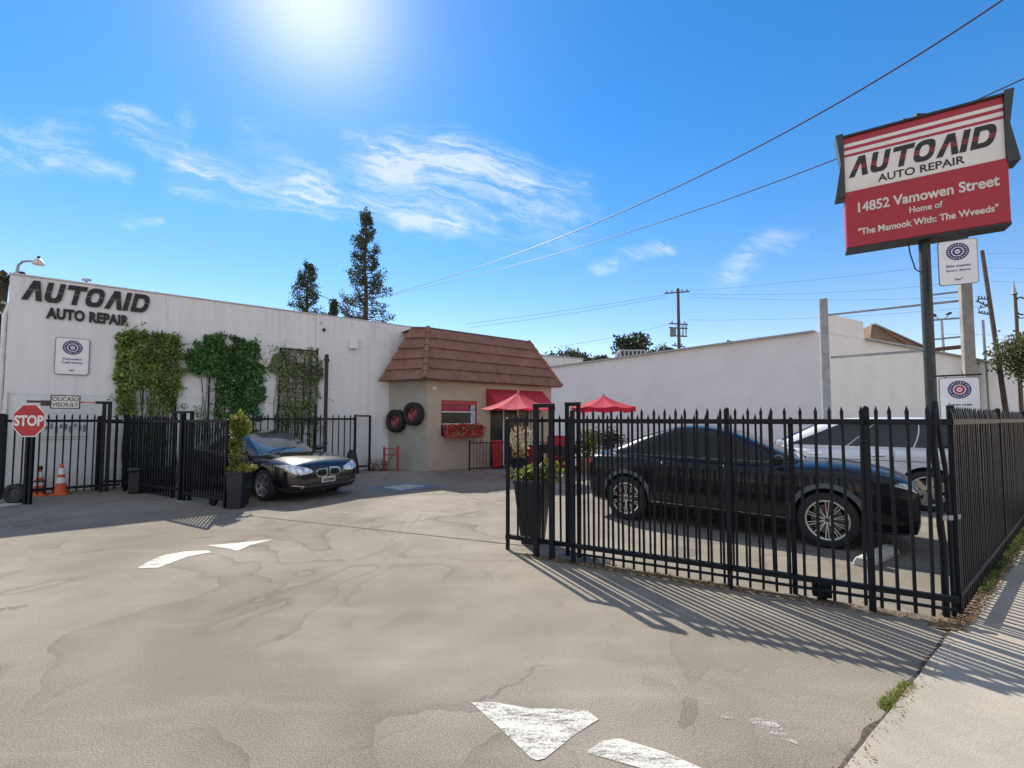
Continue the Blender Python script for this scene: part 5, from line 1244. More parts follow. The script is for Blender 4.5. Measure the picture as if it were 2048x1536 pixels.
# wheel stop
a = gp(1716, 1138); b = gp(1782, 1106); d = (b - a).normalized(); q = Vector((-d.y, d.x, 0)); L = .95; a = b - d * L
mb = MB(); prof = [(-.09, 0), (-.085, .05), (-.055, .105), (.055, .105), (.085, .05), (.09, 0)]
mb.add([a + q * x + U * z for x, z in prof] + [b + q * x + U * z for x, z in prof], [tuple(range(6)), tuple(range(6, 12)), *[(i, (i + 1) % 6, (i + 1) % 6 + 6, i + 6) for i in range(6)]])
tag(mb.build('wheel_stop', mat('white_concrete', (.55, .53, .48), .8, var=.12, bump=.4, fine=.2, dirt=((.3, .27, .22), 5, .5)), origin=(a + b) / 2, bevel=.012), 'white concrete wheel stop in front of the black SUV', 'wheel stop')

# ------------------------------------------------------------ leaf litter and weeds
rnd = random.Random(77); mb = MB()
def chip(mb, p, s):
    a = rnd.uniform(0, 6.3); t = Matrix.Rotation(a, 3, 'Z') @ Matrix.Rotation(rnd.gauss(0, .5), 3, 'X'); k = len(mb.v)
    mb.v += [p + t @ Vector(v) for v in ((-s, 0, .002), (0, -s * .5, .006), (s, 0, .002), (0, s * .5, .010))]; mb.f.append([k, k + 1, k + 2, k + 3]); mb.m.append(0)
for i in range(2400):
    s = rnd.random() ** 1.3 * 7 - .2; pc = CORN + DS * s; e = E1 + ED * ((pc - E1).dot(ED)); t = rnd.random() ** .8; p = (pc + DN * .12).lerp(e + EN * .08, t); p.z = .008 + .02 * t
    chip(mb, p, rnd.uniform(.007, .020))
for i in range(900):
    s = rnd.uniform(-.1, 4.0); p = FL0 + FD * s + FN * rnd.gauss(-.01, .045); p.z = .006; chip(mb, p, rnd.uniform(.005, .013))
for i in range(260):
    p = a0 + ED * rnd.uniform(2.4, 5.4) + EN * rnd.gauss(.02, .035); p.z = .021; chip(mb, p, rnd.uniform(.004, .010))
tag(mb.build('leaf_litter', mat('dead_leaf', (.26, .16, .085), .85, island=.6), fixn=False), 'dry brown leaf litter along the foot of the fences', 'leaf litter', kind='stuff')
GRS = mat('weed_blade', (.20, .23, .04), .6, island=.4, transl=.3)
def blades(mb, p, n, h, spread):
    for i in range(n):
        q = p + Vector((rnd.gauss(0, spread), rnd.gauss(0, spread), 0)); d = Vector((rnd.gauss(0, .5), rnd.gauss(0, .5), 1)).normalized() * h * rnd.uniform(.4, 1.2); s = Vector((rnd.gauss(0, 1), rnd.gauss(0, 1), 0)).normalized() * .0035
        k = len(mb.v); mb.v += [q - s, q + s, q + d * .6 + s * .7, q + d + Vector((d.x, d.y, 0)) * .4]; mb.f.append([k, k + 1, k + 2, k + 3]); mb.m.append(0)
mb = MB(); A_, B_ = gp(1772, 1420), gp(1820, 1372)
for i in range(80): blades(mb, A_.lerp(B_, rnd.random()) + EN * rnd.gauss(0, .012) + U * .004, 16, .028, .014)
tag(mb.build('weeds', GRS, fixn=False), 'bright green weeds in the joint between driveway and sidewalk', 'weeds', kind='stuff')
mb = MB()
for i in range(150):
    s = 1.0 + 6 * rnd.random(); pc = CORN + DS * s; e = E1 + ED * ((pc - E1).dot(ED)); blades(mb, pc.lerp(e, rnd.random() ** 2 * .9) + U * .01, 14, .09, .03)
for i in range(120): p = CORN + DS * rnd.uniform(5.5, 8.5) - DN * rnd.uniform(.1, 1.5); blades(mb, p + U * .018, 20, .06, .07)
tag(mb.build('grass_strip', mat('strip_grass', (.10, .13, .035), .7, island=.5, transl=.3), fixn=False), 'scrubby green grass along the foot of the sidewalk fence', 'grass', kind='stuff')
mb = MB()
for i in range(220): p = FL0 + FD * rnd.uniform(0, 2.2) + FN * rnd.gauss(0, .04); blades(mb, p + U * .004, 6, .035, .012)
tag(mb.build('dry_grass', mat('dry_grass_blade', (.22, .17, .09), .8, island=.4), fixn=False), 'dry grass tufts along the foot of the front fence', 'grass', kind='stuff')
# ------------------------------------------------------------ white warehouse on the right
HCor = Vector((12.1, 17.6, 0)); WH = 5.12
OFFW = mat('warehouse_white', (.70, .685, .69), .9, var=.04, scale=.8, bump=.3, bscale=30, dirt=((.62, .61, .61), .9, .4))
OFFW2 = mat('warehouse_cream', (.76, .745, .72), .9, var=.04, scale=.8, bump=.3, bscale=30, dirt=((.64, .61, .57), .9, .4))
WHB = thing('white_warehouse', 'large plain white warehouse on the right behind the parked cars', 'building', HCor, 0)
LD = Vector((-.608, .794, 0)).normalized(); RD = Vector((.868, .496, 0)).normalized()
mb = MB(); wall_seg(mb, HCor + LD * 26, HCor, 0, WH, .25); mb.build('side_wall', OFFW, WHB)
mb = MB(); wall_seg(mb, HCor + RD * .001, HCor + RD * 34, 0, WH, .25); mb.build('front_wall', OFFW2, WHB)
mb = MB(); wall_seg(mb, HCor + RD * .55 - Vector((-RD.y, RD.x, 0)) * .01, HCor + RD * 3.7 - Vector((-RD.y, RD.x, 0)) * .01, WH - .001, 5.93, .28); mb.build('parapet_block', OFFW2, WHB, bevel=.02)
mb = MB(); q = Vector((.05, -.05, 0)); mb.beam(HCor + LD * 26 - q * .5 + U * (WH + .03), HCor + LD * .1 - q * .5 + U * (WH + .03), .36, .07); mb.beam(HCor + RD * 3.75 + U * (WH + .03), HCor + RD * 34 + U * (WH + .03), .36, .07); mb.build('coping', mat('coping_metal', (.34, .34, .34), .5, .3), WHB)
mb = MB(); mb.add([HCor + U * (WH - .4), HCor + LD * 26 + U * (WH - .4), HCor + LD * 26 + RD * 34 + U * (WH - .4), HCor + RD * 34 + U * (WH - .4)], [(0, 1, 2, 3)]); mb.build('flat_roof', mat('roof_felt', (0, 0, 0)), WHB)
# brick gable behind the parapet
BR = mat('brown_brick_gable', (.20, .13, .09), .9, var=.25, scale=5, bump=.4, dirt=((.12, .08, .06), 4, .5))
mb = MB(); ya = 21.5
P_ = [at(1738, 690, ya), at(1744, 650, ya), at(1760, 655, ya * 1.005), at(1852, 697, ya * 1.08), at(1862, 720, ya * 1.09)]; Q_ = [v + Vector((.3, 1.2, 0)) for v in P_]; n = len(P_)
mb.add(P_ + Q_, [tuple(range(n)), tuple(range(n, 2 * n)), *[(i, (i + 1) % n, n + (i + 1) % n, n + i) for i in range(n)]]); mb.build('brick_gable', BR, WHB)
mb = MB(); mb.beam(P_[1] + U * .04 - Vector((0, .05, 0)), P_[3] + U * .04, .2, .06); mb.build('gable_coping', mat('coping_metal', (0, 0, 0)), WHB)
# roof equipment strip
root = thing('rooftop_equipment', 'row of dark rooftop pipes and vents on the white warehouse roof', 'roof equipment', at(1480, 690, 23.0)); rnd = random.Random(8); mb = MB()
A = at(1442, 692, 24.0); B = at(1518, 682, 21.8); mb.beam(A, B, .2, .10)
for i in range(16): p = A.lerp(B, i / 15); h = rnd.uniform(.04, .22); mb.box((p.x, p.y, p.z + .05 + h / 2), (rnd.uniform(.05, .12), .1, h))
mb.beam(A - U * .1, A - U * 1.2, .05, .05); mb.beam(B - U * .1, B - U * 1.2, .05, .05); mb.build('pipes', mat('roof_plant', (.06, .065, .065), .7), root)
# far low building
mb = MB(); a = at(1040, 712, 33); b = at(1166, 712, 36); a.z = b.z = 0; zt = at(1130, 712, 34).z; mb2 = thing('distant_block_building', 'low grey block building beyond the tan building roof', 'building', a)
wall_seg(mb, a, b, 0, zt, 4.0); mb.build('wall', mat('grey_block', (.60, .585, .56), .9, var=.08, scale=3, bump=.5), mb2); mb = MB(); wall_seg(mb, a - Vector((0, .05, 0)), b - Vector((-.05, .05, 0)), zt, zt + .1, 4.1); mb.build('cap', mat('coping_metal', (0, 0, 0)), mb2)
# distant rooftop unit
root = thing('rooftop_unit', 'grey rooftop air unit behind the warehouse parapet', 'air unit', at(1255, 712, 40)); mb = MB(); p = at(1262, 712, 40); mb.box((p.x, p.y, p.z), (2.3, 1.2, 1.0)); mb.box((p.x - 1.1, p.y, p.z - .1), (.5, .8, .7)); mb.box((p.x, p.y, p.z - 1.4), (2.0, 1.0, 1.8)); mb.build('housing', STEEL, root, bevel=.05); mb = MB()
for i in range(6): mb.box((p.x - .9 + i * .36, p.y - .61, p.z), (.2, .02, .7))
mb.build('grille', DKPLASTIC, root)

# ------------------------------------------------------------ pylon sign
SDir = Vector((.846, -.53, 0)).normalized(); SNrm = Vector((-SDir.y, SDir.x, 0))
pole_b = at(1864, 830, 10.5); pole_b.z = 0
PY = thing('pylon_sign', 'tall pylon sign, red and white, of the auto repair shop on a dark pole', 'sign', pole_b)
PC = pole_b - SNrm * .12 + SNrm * 0
SP = pole_b - SNrm * .30                     # sign face plane
def sp_(px, py): return onp(px, py, SP, SNrm)
tl, tr_, bl, br_ = sp_(1687, 300), sp_(2006, 198), sp_(1687, 497), sp_(2022, 446)
x0 = (tl - SP).dot(SDir); x1 = (tr_ - SP).dot(SDir); ztop = (sp_(1690, 278).z + sp_(2003, 192).z) / 2; zmid = (sp_(1690, 386).z + sp_(2020, 316).z) / 2; zbot = (bl.z + br_.z) / 2
xb1 = (br_ - SP).dot(SDir)
MS = frameM(SP, SDir)
def sbox(mb, xa, xb, za, zb_, ya, yb): mb.box(MS @ Vector(((xa + xb) / 2, (ya + yb) / 2, (za + zb_) / 2)), (xb - xa, abs(yb - ya), zb_ - za), MS.to_3x3())
mb = MB(); sbox(mb, x0, x1, zmid + .002, ztop, 0, .34); mb.build('upper_cabinet', WHITE_SIGN, PY, bevel=.01)
mb = MB(); sbox(mb, x0 - .01, xb1, zbot, zmid, -.04, .38); mb.build('lower_cabinet', RED_SIGN, PY, bevel=.015)
mb = MB(); sbox(mb, x0 - .06, x1 + .06, ztop + .001, ztop + .055, -.05, .38); mb.build('top_cap', mat('sign_edge', (.012, .013, .015), .5), PY)
mb = MB(); sbox(mb, x0 - .012, xb1 + .002, zbot - .06, zbot - .001, -.045, .385); mb.build('bottom_cap', mat('sign_edge', (0, 0, 0)), PY)
hgt = ztop - zmid; EDG = mat('sign_wing', (.028, .038, .040), .5, var=.2, dirt=((.03, .03, .03), 4, .6))
for xs_, s in ((x0, -1), (x1, 1)):
    mb = MB(); zc = ztop - hgt * .47; zl = zmid - .10
    w = .14; poly = [(xs_ + s * .002, ztop + .10), (xs_ + s * (w + .02), ztop + .10), (xs_ + s * (w * .50), zc), (xs_ + s * (w + .06), zl), (xs_ + s * .002, zl)]
    M2 = MS @ Matrix.Translation((0, .36, 0)); mb.prism(poly, .43, M2); mb.build('side_wing', EDG, PY)
STR = mat('sign_stripe_red', (.36, .02, .04), .45, var=.08)
ht = ztop - zmid
for a, b in ((.0, .115), (.175, .235), (.305, .355)):
    mb = MB(); sbox(mb, x0 + .002, x1 - .002, ztop - ht * b, ztop - ht * a - .003, -.004, -.001); mb.build('stripe', STR, PY)
LL = x1 - x0
autoaid(MS @ Matrix.Translation((x0 + LL * .030, -.0015, zmid + ht * .255)), ht * .355, .008, PY, [BLACK_INK, STR], [(.38, .44), (.50, .555)], 'autoaid_lettering', xs=LL * .945 / 8.02 / (ht * .355))
text_mesh('AUTO REPAIR', .255, .006, MS @ Matrix.Translation((x0 + LL * .50, -.0015, zmid + ht * .075)), BLACK_INK, 'auto_repair_lettering', PY, bold=.004, xs=.96)
CREAM = mat('sign_cream_ink', (.62, .58, .52), .5)
xc = (x0 + xb1) / 2; hb = zmid - zbot
text_mesh('14852 Vamowen Street', .33, .006, MS @ Matrix.Translation((xc + .02, -.0415, zbot + hb * .60)), CREAM, 'address_lettering', PY, bold=.009, xs=.79)
text_mesh('Home of', .20, .006, MS @ Matrix.Translation((xc + .05, -.0415, zbot + hb * .42)), CREAM, 'motto_lettering', PY, bold=.005, xs=.80)
text_mesh('"The Mamook With: The Wveeds"', .215, .006, MS @ Matrix.Translation((xc + .02, -.0415, zbot + hb * .20)), CREAM, 'motto_lettering', PY, bold=.006, xs=.80)
mb = MB(); mb.tube([pole_b, pole_b + U * (zbot - .05)], .108, 18); mb.lathe([(.11, 1.9), (.125, 1.9), (.125, 1.93), (.11, 1.93)], pole_b, 'Z', 18); mb.build('pole', mat('dark_green_pole', (.022, .028, .026), .45, var=.2, dirt=((.06, .055, .045), 3, .5)), PY, smooth=True)
mb = MB(); mb.lathe([(.25, 0), (.25, .12), (.16, .14)], pole_b, 'Z', 16); mb.build('footing', CONC, PY)
q = MS @ Vector((-.0, .15, ztop + .09)); mb = MB(); mb.box(q + U * .04, (.25, .1, .08)); mb.box(q + U * .04 - SDir * .3, (.1, .1, .04)); mb.build('top_fitting', DKPLASTIC, PY)
mb = MB(); q = pole_b + U * (zbot - .06) - SDir * .30 - SNrm * .1; mb.tube([q, q + Vector((.03, 0, -.25)), q + Vector((.14, 0, -.62)), pole_b + U * (zbot - .85)], .015, 6); mb.build('cable', DKPLASTIC, PY)

def cert_sign(P, d, w, h, label, lines, red=False, bracket=None, cat='sign'):
    root = thing('certificate_sign', label, cat, P, 0, 'round-emblem certificate signs'); M = frameM(P, d)
    mb = MB(); mb.prism(rrect(w / 2, h / 2, .06), .02, M); mb.build('sign_edge', mat('sign_rim', (.12, .13, .17), .5), root)
    mb = MB(); mb.prism(rrect(w / 2 - .013, h / 2 - .013, .05), .003, M @ Matrix.Translation((0, -.0203, 0))); mb.build('sign_panel', mat('cert_white', (.74, .745, .77), .45, var=.04), root)
    c = lambda r, cz=0: [(r * cos(2 * pi * i / 32), cz + r * sin(2 * pi * i / 32)) for i in range(32)]
    ez = h * .24; er = w * .29; T = M @ Matrix.Translation((0, -.0236, ez))
    mb = MB(); mb.ring(c(er), c(er * .88), .002, T); mb.ring(c(er * .70), c(er * .56), .002, T)
    for i in range(20):
        a = 2 * pi * i / 20; rr_ = er * .78; mb.box(T @ Vector((rr_ * cos(a), -.001, rr_ * sin(a))), (er * .17, .002, er * (.15 + .05 * (i % 3 == 0))), T.to_3x3() @ Matrix.Rotation(-a, 3, 'Y'))
    mb.build('emblem_ring', NAVY, root)
    mb = MB(); mb.ring(c(er * .46), c(er * .24), .002, T); mb.build('emblem_centre', mat('emblem_red', (.4, .03, .06), .5) if red else NAVY, root)
    mb = MB(); mb.box(T @ Vector((0, -.001, .0)), (er * .22, .002, er * .10), T.to_3x3()); mb.build('emblem_mark', NAVY, root)
    for t, sz, z in lines: text_mesh(t, sz * w, .002, M @ Matrix.Translation((0, -.0236, z * h)), NAVY, 'lettering', root, bold=.002)
    return root, M
LN = [('Eomnunicz', .125, -.10), ("Ceit'rmimx", .135, -.20), ('asz', .11, -.40)]
p = wp(145, 713, .02); cw = (wp(180, 713) - wp(111, 713)).length; cert_sign(p, DS, cw, (wp(145, 677).z - wp(145, 750).z) * 1.0, 'white certificate sign with a purple round emblem fixed high on the shop wall', LN)
CDir = Vector((.90, -.43, 0)).normalized()
p = at(1915, 525, 9.6); r_, M = cert_sign(p, CDir, .65, .98, 'white certificate sign with a navy emblem hanging just below the pylon sign', [('Ebba uraanez', .115, -.10), ('Ennrv. Anvrn', .115, -.20), ("Daz'''", .10, -.40)])
mb = MB(); a = M @ Vector((-.50, .02, .50)); b = M @ Vector((.2, .02, .53)); mb.beam(a, b, .03, .03); mb.build('bracket', DKPLASTIC, r_)
p = at(1919, 802, 9.3); r_, M = cert_sign(p, CDir, .64, .98, 'white certificate sign with a red centred emblem behind the fence corner', [('Eomm nrain', .12, -.10), ('Certnimon', .12, -.20)], red=True)
mb = MB(); a = M @ Vector((-.42, .02, .53)); b = M @ Vector((.36, .02, .54)); mb.beam(a, b, .035, .035); mb.build('bracket', DKPLASTIC, r_); mb = MB(); mb.beam(M @ Vector((-.2, .03, .5)), M @ Vector((-.2, .03, -1.2)), .05, .05); mb.build('support', DKPLASTIC, r_)
# concrete square post and billboard frame
pb_ = at(1943, 830, 10.6); pb_.z = 0; zt = at(1936, 500, 10.6).z
mb = MB(); mb.box((pb_.x, pb_.y, zt / 2), (.20, .20, zt), Matrix.Rotation(-.5, 3, 'Z')); CP = tag(mb.build('square_post', mat('weathered_wood_post', (.27, .255, .23), .85, var=.2, scale=3, bump=.4), origin=pb_, bevel=.012), 'weathered square post standing right of the pylon pole', 'post')
ps = at(1654, 830, 13.2); ps.z = 0; pzt = at(1650, 598, 13.2).z
BF = thing('billboard_frame', 'empty grey steel billboard frame standing behind the cars', 'billboard frame', ps)
mb = MB(); 
mb.box((ps.x, ps.y, pzt / 2), (.20, .14, pzt), Matrix.Rotation(-.4, 3, 'Z')); mb.build('steel_post', STEEL, BF, bevel=.01)
def rail(a, b, t, nm='rail', m=STEEL): mb = MB(); mb.beam(a, b, t, t); mb.build(nm, m, BF)
Yl, Yr = 13.2, 11.0
rail(at(1657, 630, Yl), at(1934, 600, Yr), .05); rail(at(1662, 715, Yl), at(1850, 701, 11.7), .06)
for ya_, yb_ in ((590.5, 582), (641, 635), (680, 672.5)): rail(at(1856, ya_, 11.6), at(1934, yb_, Yr), .04)
rail(at(1852, 701, 11.65), at(1940, 692, Yr), .09, 'rusty_rail', mat('rusty_steel', (.12, .07, .045), .8, var=.3)); rail(at(1933, 582, Yr - .04), at(1938, 696, Yr - .04), .045, 'upright')

# ------------------------------------------------------------ utility poles, lamps, wires
def upole(px, ybase, ytop, Y, r, arms, label, lean=0, group='utility poles'):
    t = at(px, ytop, Y); b = Vector((t.x + lean, t.y, 0)); root = thing('utility_pole', label, 'utility pole', b, 0, group)
    ks = 1.0 if Y > 50 else .38
    mb = MB(); mb.tube([b, t], [r * 1.15, r * .8], 10); mb.build('pole', WOODPOLE, root, smooth=True)
    for (py, x0_, x1_, slope, pins) in arms:
        a = at(px + x0_, py - slope, Y - .15); c = at(px + x1_, py + slope, Y - .15); mb = MB(); mb.beam(a, c, .14 * ks, .16 * ks); mb.build('crossarm', WOODPOLE, root)
        mb = MB()
        for k in range(pins): q = a.lerp(c, (k + .5) / pins); mb.lathe([(0, .42 * ks), (.07 * ks, .38 * ks), (.09 * ks, .25 * ks), (.05 * ks, .08 * ks)], q, 'Z', 8)
        if pins: mb.build('insulators', DKPLASTIC, root)
    return root
Yp = 62
up = upole(1356, 700, 577, Yp, .24, [(585, -27, 23, -2, 5), (648, -18, 20, 1, 3), (656, -18, 19, 1, 0), (672, -16, 18, 1, 2), (692, -12, 14, 2, 2)], 'tall wooden utility pole with a transformer above the white warehouse roof')
mb = MB(); q = at(1346, 664, Yp); mb.lathe([(0, -.6), (.4, -.6), (.42, .5), (.3, .62), (0, .65)], q, 'Z', 14); mb.build('transformer', mat('grey_tank', (.15, .15, .16), .5), up, smooth=True)
mb = MB(); [mb.beam(at(1356 + x, 650, Yp - .3), at(1356 + x, 674, Yp - .3), .12, .12) for x in (10, 16)]; mb.build('arm_brace', WOODPOLE, up)
up = upole(1964, 740, 501, 26, .12, [(598, -9, 14, 1, 4), (606, -12, 8, 5, 2), (614, -8, 16, -3, 2), (627, -8, 14, 2, 4)], 'leaning dark utility pole right of the certificate sign', lean=1.1)
up = upole(2030, 740, 585, 30, .11, [(636, 0, 30, 0, 2)], 'spire-topped utility pole at the right edge above the tree')
mb = MB(); q = at(2027, 560, 30); b2 = at(2028, 588, 30); mb.lathe([(.0, q.z), (.12, b2.z + .1), (.20, b2.z)], (q.x, q.y, 0), 'Z', 10); mb.build('spire', STEEL, up)
mb = MB(); q = at(2042, 612, 30); mb.tube([q + Vector((.4 * cos(t * .5), 0, .6 * sin(t * .5))) for t in range(2, 11)], .05, 6); mb.build('bracket_loop', DKPLASTIC, up)
b = at(1974, 740, 27); b.z = 0; mb = MB(); mb.tube([b, Vector((b.x - .1, b.y, at(1972, 640, 27).z))], .07, 8); tag(mb.build('thin_pole', STEEL, origin=b, smooth=True), 'thin grey pole close beside the leaning utility pole', 'pole')
# twin street lamp
t = at(1883, 640, 32); b = Vector((t.x + .2, t.y, 0)); root = thing('street_lamp', 'slim twin-headed street lamp seen between the pylon pole and the square post', 'street lamp', b)
mb = MB(); mb.tube([b, t], [.11, .07], 8); mb.build('pole', STEEL, root, smooth=True)
for s in (-1, 1):
    mb = MB(); mb.tube([t, t + Vector((s * .25, 0, .12)), t + Vector((s * .5, 0, .28))], .035, 6); mb.build('arm', STEEL, root); mb = MB(); mb.box(t + Vector((s * .55, 0, .36 + .1 * (s > 0))), (.34, .18, .16), Matrix.Rotation(-s * .4, 3, 'Y')); mb.build('lamp_head', DKPLASTIC, root, bevel=.03)
# gooseneck lamp on the left behind the wall
root = thing('street_lamp', 'grey gooseneck street lamp rising behind the left end of the shop wall', 'street lamp', (at(36, 800, 13).x, 13.4, 0)); Yg = 13.4
P = [at(x, y, Yg) for x, y in ((33, 700), (34, 545), (37, 530), (46, 523), (58, 522), (68, 523))]; P.insert(0, Vector((P[0].x, Yg, 0)))
mb = MB(); mb.tube(P, [.06, .05, .04, .035, .03, .03, .03], 8); mb.build('pole', STEEL, root, smooth=True); mb = MB(); q = at(77, 523, Yg); mb.lathe([(0, .10), (.05, .09), (.10, .03), (.15, -.06), (.13, -.1), (0, -.1)], q, 'Z', 14); mb.build('lamp_head', mat('pale_plastic', (0, 0, 0)), root, smooth=True); mb = MB(); mb.lathe([(0, .17), (.035, .16), (.04, .09)], q, 'Z', 8); mb.build('photocell', DKPLASTIC, root)
root = thing('roof_camera', 'tiny roof fitting on top of the shop wall', 'roof fitting', at(173, 562, 11)); mb = MB(); q = at(173, 560, 11.2); mb.box(q, (.16, .1, .05)); mb.box(q - U * .08, (.03, .03, .16)); mb.build('housing', STEEL, root)
# cables
def cable(pts, Za, Zb, r, label, group=None, m=DKPLASTIC):
    """cable through image samples; depth follows a straight line in plan"""
    x0_, x1_ = pts[0][0], pts[-1][0]; out = []; n = 48
    def lag(x):
        if len(pts) == 2: return pts[0][1] + (pts[1][1] - pts[0][1]) * (x - x0_) / (x1_ - x0_)
        # smooth quadratic fit through three points
        (a, fa), (b, fb), (c, fc) = pts; return fa * (x - b) * (x - c) / ((a - b) * (a - c)) + fb * (x - a) * (x - c) / ((b - a) * (b - c)) + fc * (x - a) * (x - b) / ((c - a) * (c - b))
    for i in range(n + 1):
        x = x0_ + (x1_ - x0_) * i / n; t = i / n; Y = 1 / ((1 - t) / Za + t / Zb); out.append(at(x, lag(x), Y))
    mb = MB(); mb.tube(out, r, 5); tag(mb.build('overhead_cable', m, origin=out[0]), label, 'cable', group)
WR = mat('cable_rubber', (.05, .03, .06), .6, var=.1)
cable([(2060, -38), (1400, 352), (770, 592)], 11, 70, .028, 'thick overhead cable, the upper of the two rising to the top right corner', 'overhead cables', WR)
cable([(2110, 128), (1440, 404), (772, 593)], 12, 70, .022, 'overhead cable passing behind the pylon sign, the lower of the two', 'overhead cables', WR)
THIN = mat('thin_wire', (.16, .20, .24), .7, var=0)
for k, (pts, lab) in enumerate(((((930, 648), (1150, 618), (1330, 590)), 'faint wire, topmost of those left of the transformer pole'), (((940, 655), (1160, 624), (1335, 594)), 'faint wire, second of those left of the transformer pole'),
        (((1120, 692), (1230, 674), (1338, 648)), 'faint wire from the low trees up to the transformer pole'), (((1380, 582), (1700, 552), (1960, 520)), 'faint wire, topmost between the transformer pole and the leaning pole'),
        (((1380, 588), (1640, 586), (1960, 560)), 'faint wire, middle one between the transformer pole and the leaning pole'), (((1380, 594), (1640, 600), (1962, 592)), 'faint wire, lower one between the transformer pole and the leaning pole'),
        (((1376, 640), (1600, 637), (1965, 612)), 'faint wire, level with the transformer on its right'))):
    cable(pts, 62, 62 if k < 3 else 40, .020 if k < 3 else .015, lab, 'thin far wires', THIN)
for k, (y0_, y1_) in enumerate(((507, 506), (535, 538), (562, 566), (668, 672))):
    cable([(1972 if k < 3 else 1880, y0_), (2080, y1_)], 26, 30, .008, ('faint wire right of the leaning pole, ' + ('top one', 'second one', 'third one', 'lowest one')[k]), 'thin far wires', THIN)
cable([(640, 590), (668, 603)], 45, 43, .03, 'short dark wire between the two tall conifers', None, WR)

# ------------------------------------------------------------ trees
BARK = mat('bark', (.06, .045, .035), .9, var=.25, bump=.5); CON = mat('conifer_needles', (.065, .085, .048), .7, island=.5, transl=.15); FAR = mat('far_leaf', (.05, .075, .03), .7, island=.5, transl=.2)
def clump(mb, c, r, n, size, rnd, flat_=.7):
    for i in range(n):
        p = Vector((rnd.gauss(0, .5), rnd.gauss(0, .5), rnd.gauss(0, .5) * flat_)) * r; leaf(mb, c + p, size, rnd, -.5)
def conifer(px, ytop, Y, rad, label, seed, fork=None, gap=.0):
    rnd = random.Random(seed); t = at(px, ytop, Y); H = t.z; b = Vector((t.x, t.y, 0)); root = thing('conifer_tree', label, 'tree', b, 0, 'tall conifers behind the shop')
    mb = MB(); lb = MB()
    mb.tube([b + Vector((.12 * sin(k * 1.7), 0, H * k / 8)) for k in range(9)], [.42 * (1 - k / 8.6) for k in range(9)], 9)
    z = H * (.32 if rad > 2.5 else .42)
    while z < H - .3:
        f = (H - z) / (H * (.55 if rad > 2.5 else .36 if rad > 1.5 else .5)); f = min(f, 1.15); L = rad * (.10 + 1.0 * f ** .9) * rnd.uniform(.75, 1.1)
        for k in range(rnd.choice((3, 4, 4, 5))):
            a = rnd.uniform(0, 6.3); LL_ = L * rnd.uniform(.55, 1.1); p0 = b + Vector((0, 0, z)); d = Vector((cos(a), sin(a), 0)); p1 = p0 + d * LL_ * .55 + U * rnd.uniform(-.1, .25); p2_ = p0 + d * LL_ + U * rnd.uniform(.0, .75)
            mb.tube([p0, p1, p2_], [.06, .04, .02], 4)
            for s in (.5, .72, .9, 1.0):
                q = p0.lerp(p1, s * 1.8) if s < .55 else p1.lerp(p2_, (s - .55) / .45)
                if rnd.random() < .88: clump(lb, q + Vector((rnd.gauss(0, .10), rnd.gauss(0, .10), rnd.uniform(0, .22))), (.20 + .17 * f), 24, .17, rnd, 1.1)
        z += rnd.uniform(.24, .42)
    clump(lb, b + U * (H - .2), .22, 30, .16, rnd, 2.2); mb.build('trunk', BARK, root, smooth=True); lb.build('crown', CON, root, fixn=False)
conifer(733, 428, 42, 2.9, 'tallest conifer with open dark tufts behind the shop wall', 5)
conifer(617, 528, 46, 2.3, 'shorter conifer left of the tallest one behind the shop wall', 12)
conifer(668, 604, 44, .95, 'small sparse treetop between the two conifers', 15)
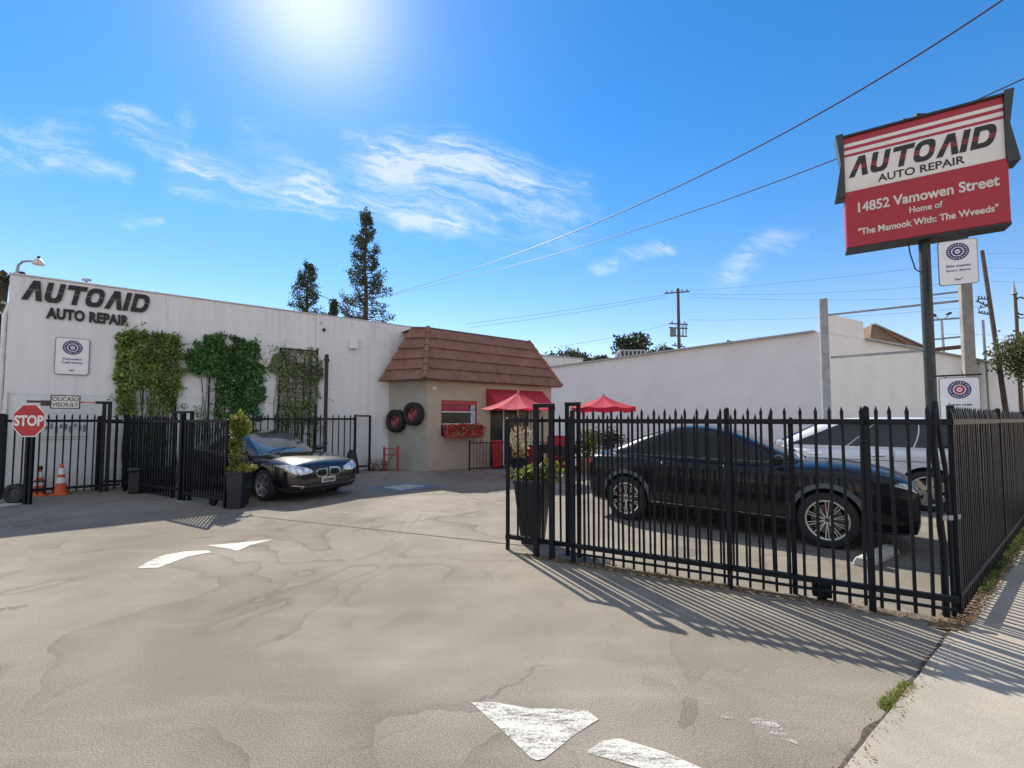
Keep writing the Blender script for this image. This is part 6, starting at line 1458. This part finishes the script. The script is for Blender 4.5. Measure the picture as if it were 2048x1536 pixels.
def broad(px, ytop, Y, rx, rz_, label, seed, m=FAR, n=16, leafs=150, size=.34, name='broadleaf_tree'):
    rnd = random.Random(seed); t = at(px, ytop, Y); c = Vector((t.x, t.y, t.z - rz_)); b = Vector((t.x, t.y, 0)); root = thing(name, label, 'tree', b, 0, 'trees in the background')
    mb = MB(); lb = MB(); mb.tube([b, c - U * rz_ * .6, c], [.35, .25, .12], 8)
    for i in range(n):
        d = Vector((rnd.gauss(0, 1), rnd.gauss(0, 1), rnd.gauss(0, 1))).normalized(); q = c + Vector((d.x * rx, d.y * rx, d.z * rz_)) * rnd.uniform(.5, 1.0); mb.tube([c - U * rz_ * .5, c.lerp(q, .5), q], [.12, .07, .03], 5); clump(lb, q, rx * .42, leafs, size, rnd, .8)
    mb.build('trunk', BARK, root); lb.build('crown', m, root, fixn=False)
CED = mat('cedar_leaf', (.030, .048, .024), .7, island=.5)
broad(1268, 664, 58, 2.2, 2.3, 'dark pointed tree left of the transformer pole', 31, CED, 16, 170, .40)
broad(1128, 697, 60, 2.4, 1.6, 'round green treetop just right of the tan building roof', 32)
broad(1176, 707, 62, 1.5, 1.4, 'small green treetop above the end of the grey block building', 33)
broad(1205, 714, 64, 1.2, 1.0, 'lowest small green treetop beyond the warehouse roof', 34)
broad(1318, 697, 64, 1.9, 1.4, 'small rounded green treetop right of the dark pointed tree', 35)
broad(1340, 692, 66, .5, 1.2, 'thin little treetop at the foot of the transformer pole', 36, CED, 6)
broad(2082, 650, 24, 1.6, 1.6, 'yellowish green tree at the right edge above the warehouse', 37, mat('yellowish_leaf', (.11, .12, .045), .7, island=.5, transl=.3), 60, 130, .16)
broad(-30, 600, 17, 1.2, 2.4, 'dark leafy tree beyond the left end of the shop', 38, CED, 20, 120, .28)
# palm at far left
t = at(8, 560, 24); b = Vector((t.x, t.y, 0)); root = thing('palm_tree', 'slim palm at the left edge behind the shop', 'palm', b); mb = MB(); mb.tube([b, b + U * t.z * .5 + Vector((-.3, 0, 0)), t], [.3, .24, .2], 10); mb.build('trunk', BARK, root, smooth=True)
mb = MB(); rnd = random.Random(41)
for i in range(34):
    a = rnd.uniform(0, 6.3); e = rnd.uniform(-.7, 1.2); d = Vector((cos(a) * cos(e), sin(a) * cos(e), sin(e))); L = 1.5; prev = t
    for k in range(1, 8):
        s = k / 7; q = t + d * L * s - U * (.8 * s * s); side = d.cross(U).normalized()
        for sg in (-1, 1):
            for u_ in (0, .5): p_ = prev.lerp(q, u_); mb.add([p_, p_ + side * sg * .28 * (1 - s * .5) - U * .16 + d * .1, p_ + d * .10], [(0, 1, 2)])
        prev = q
mb.build('fronds', mat('palm_frond', (.10, .10, .05), .6, island=.4), root, fixn=False)
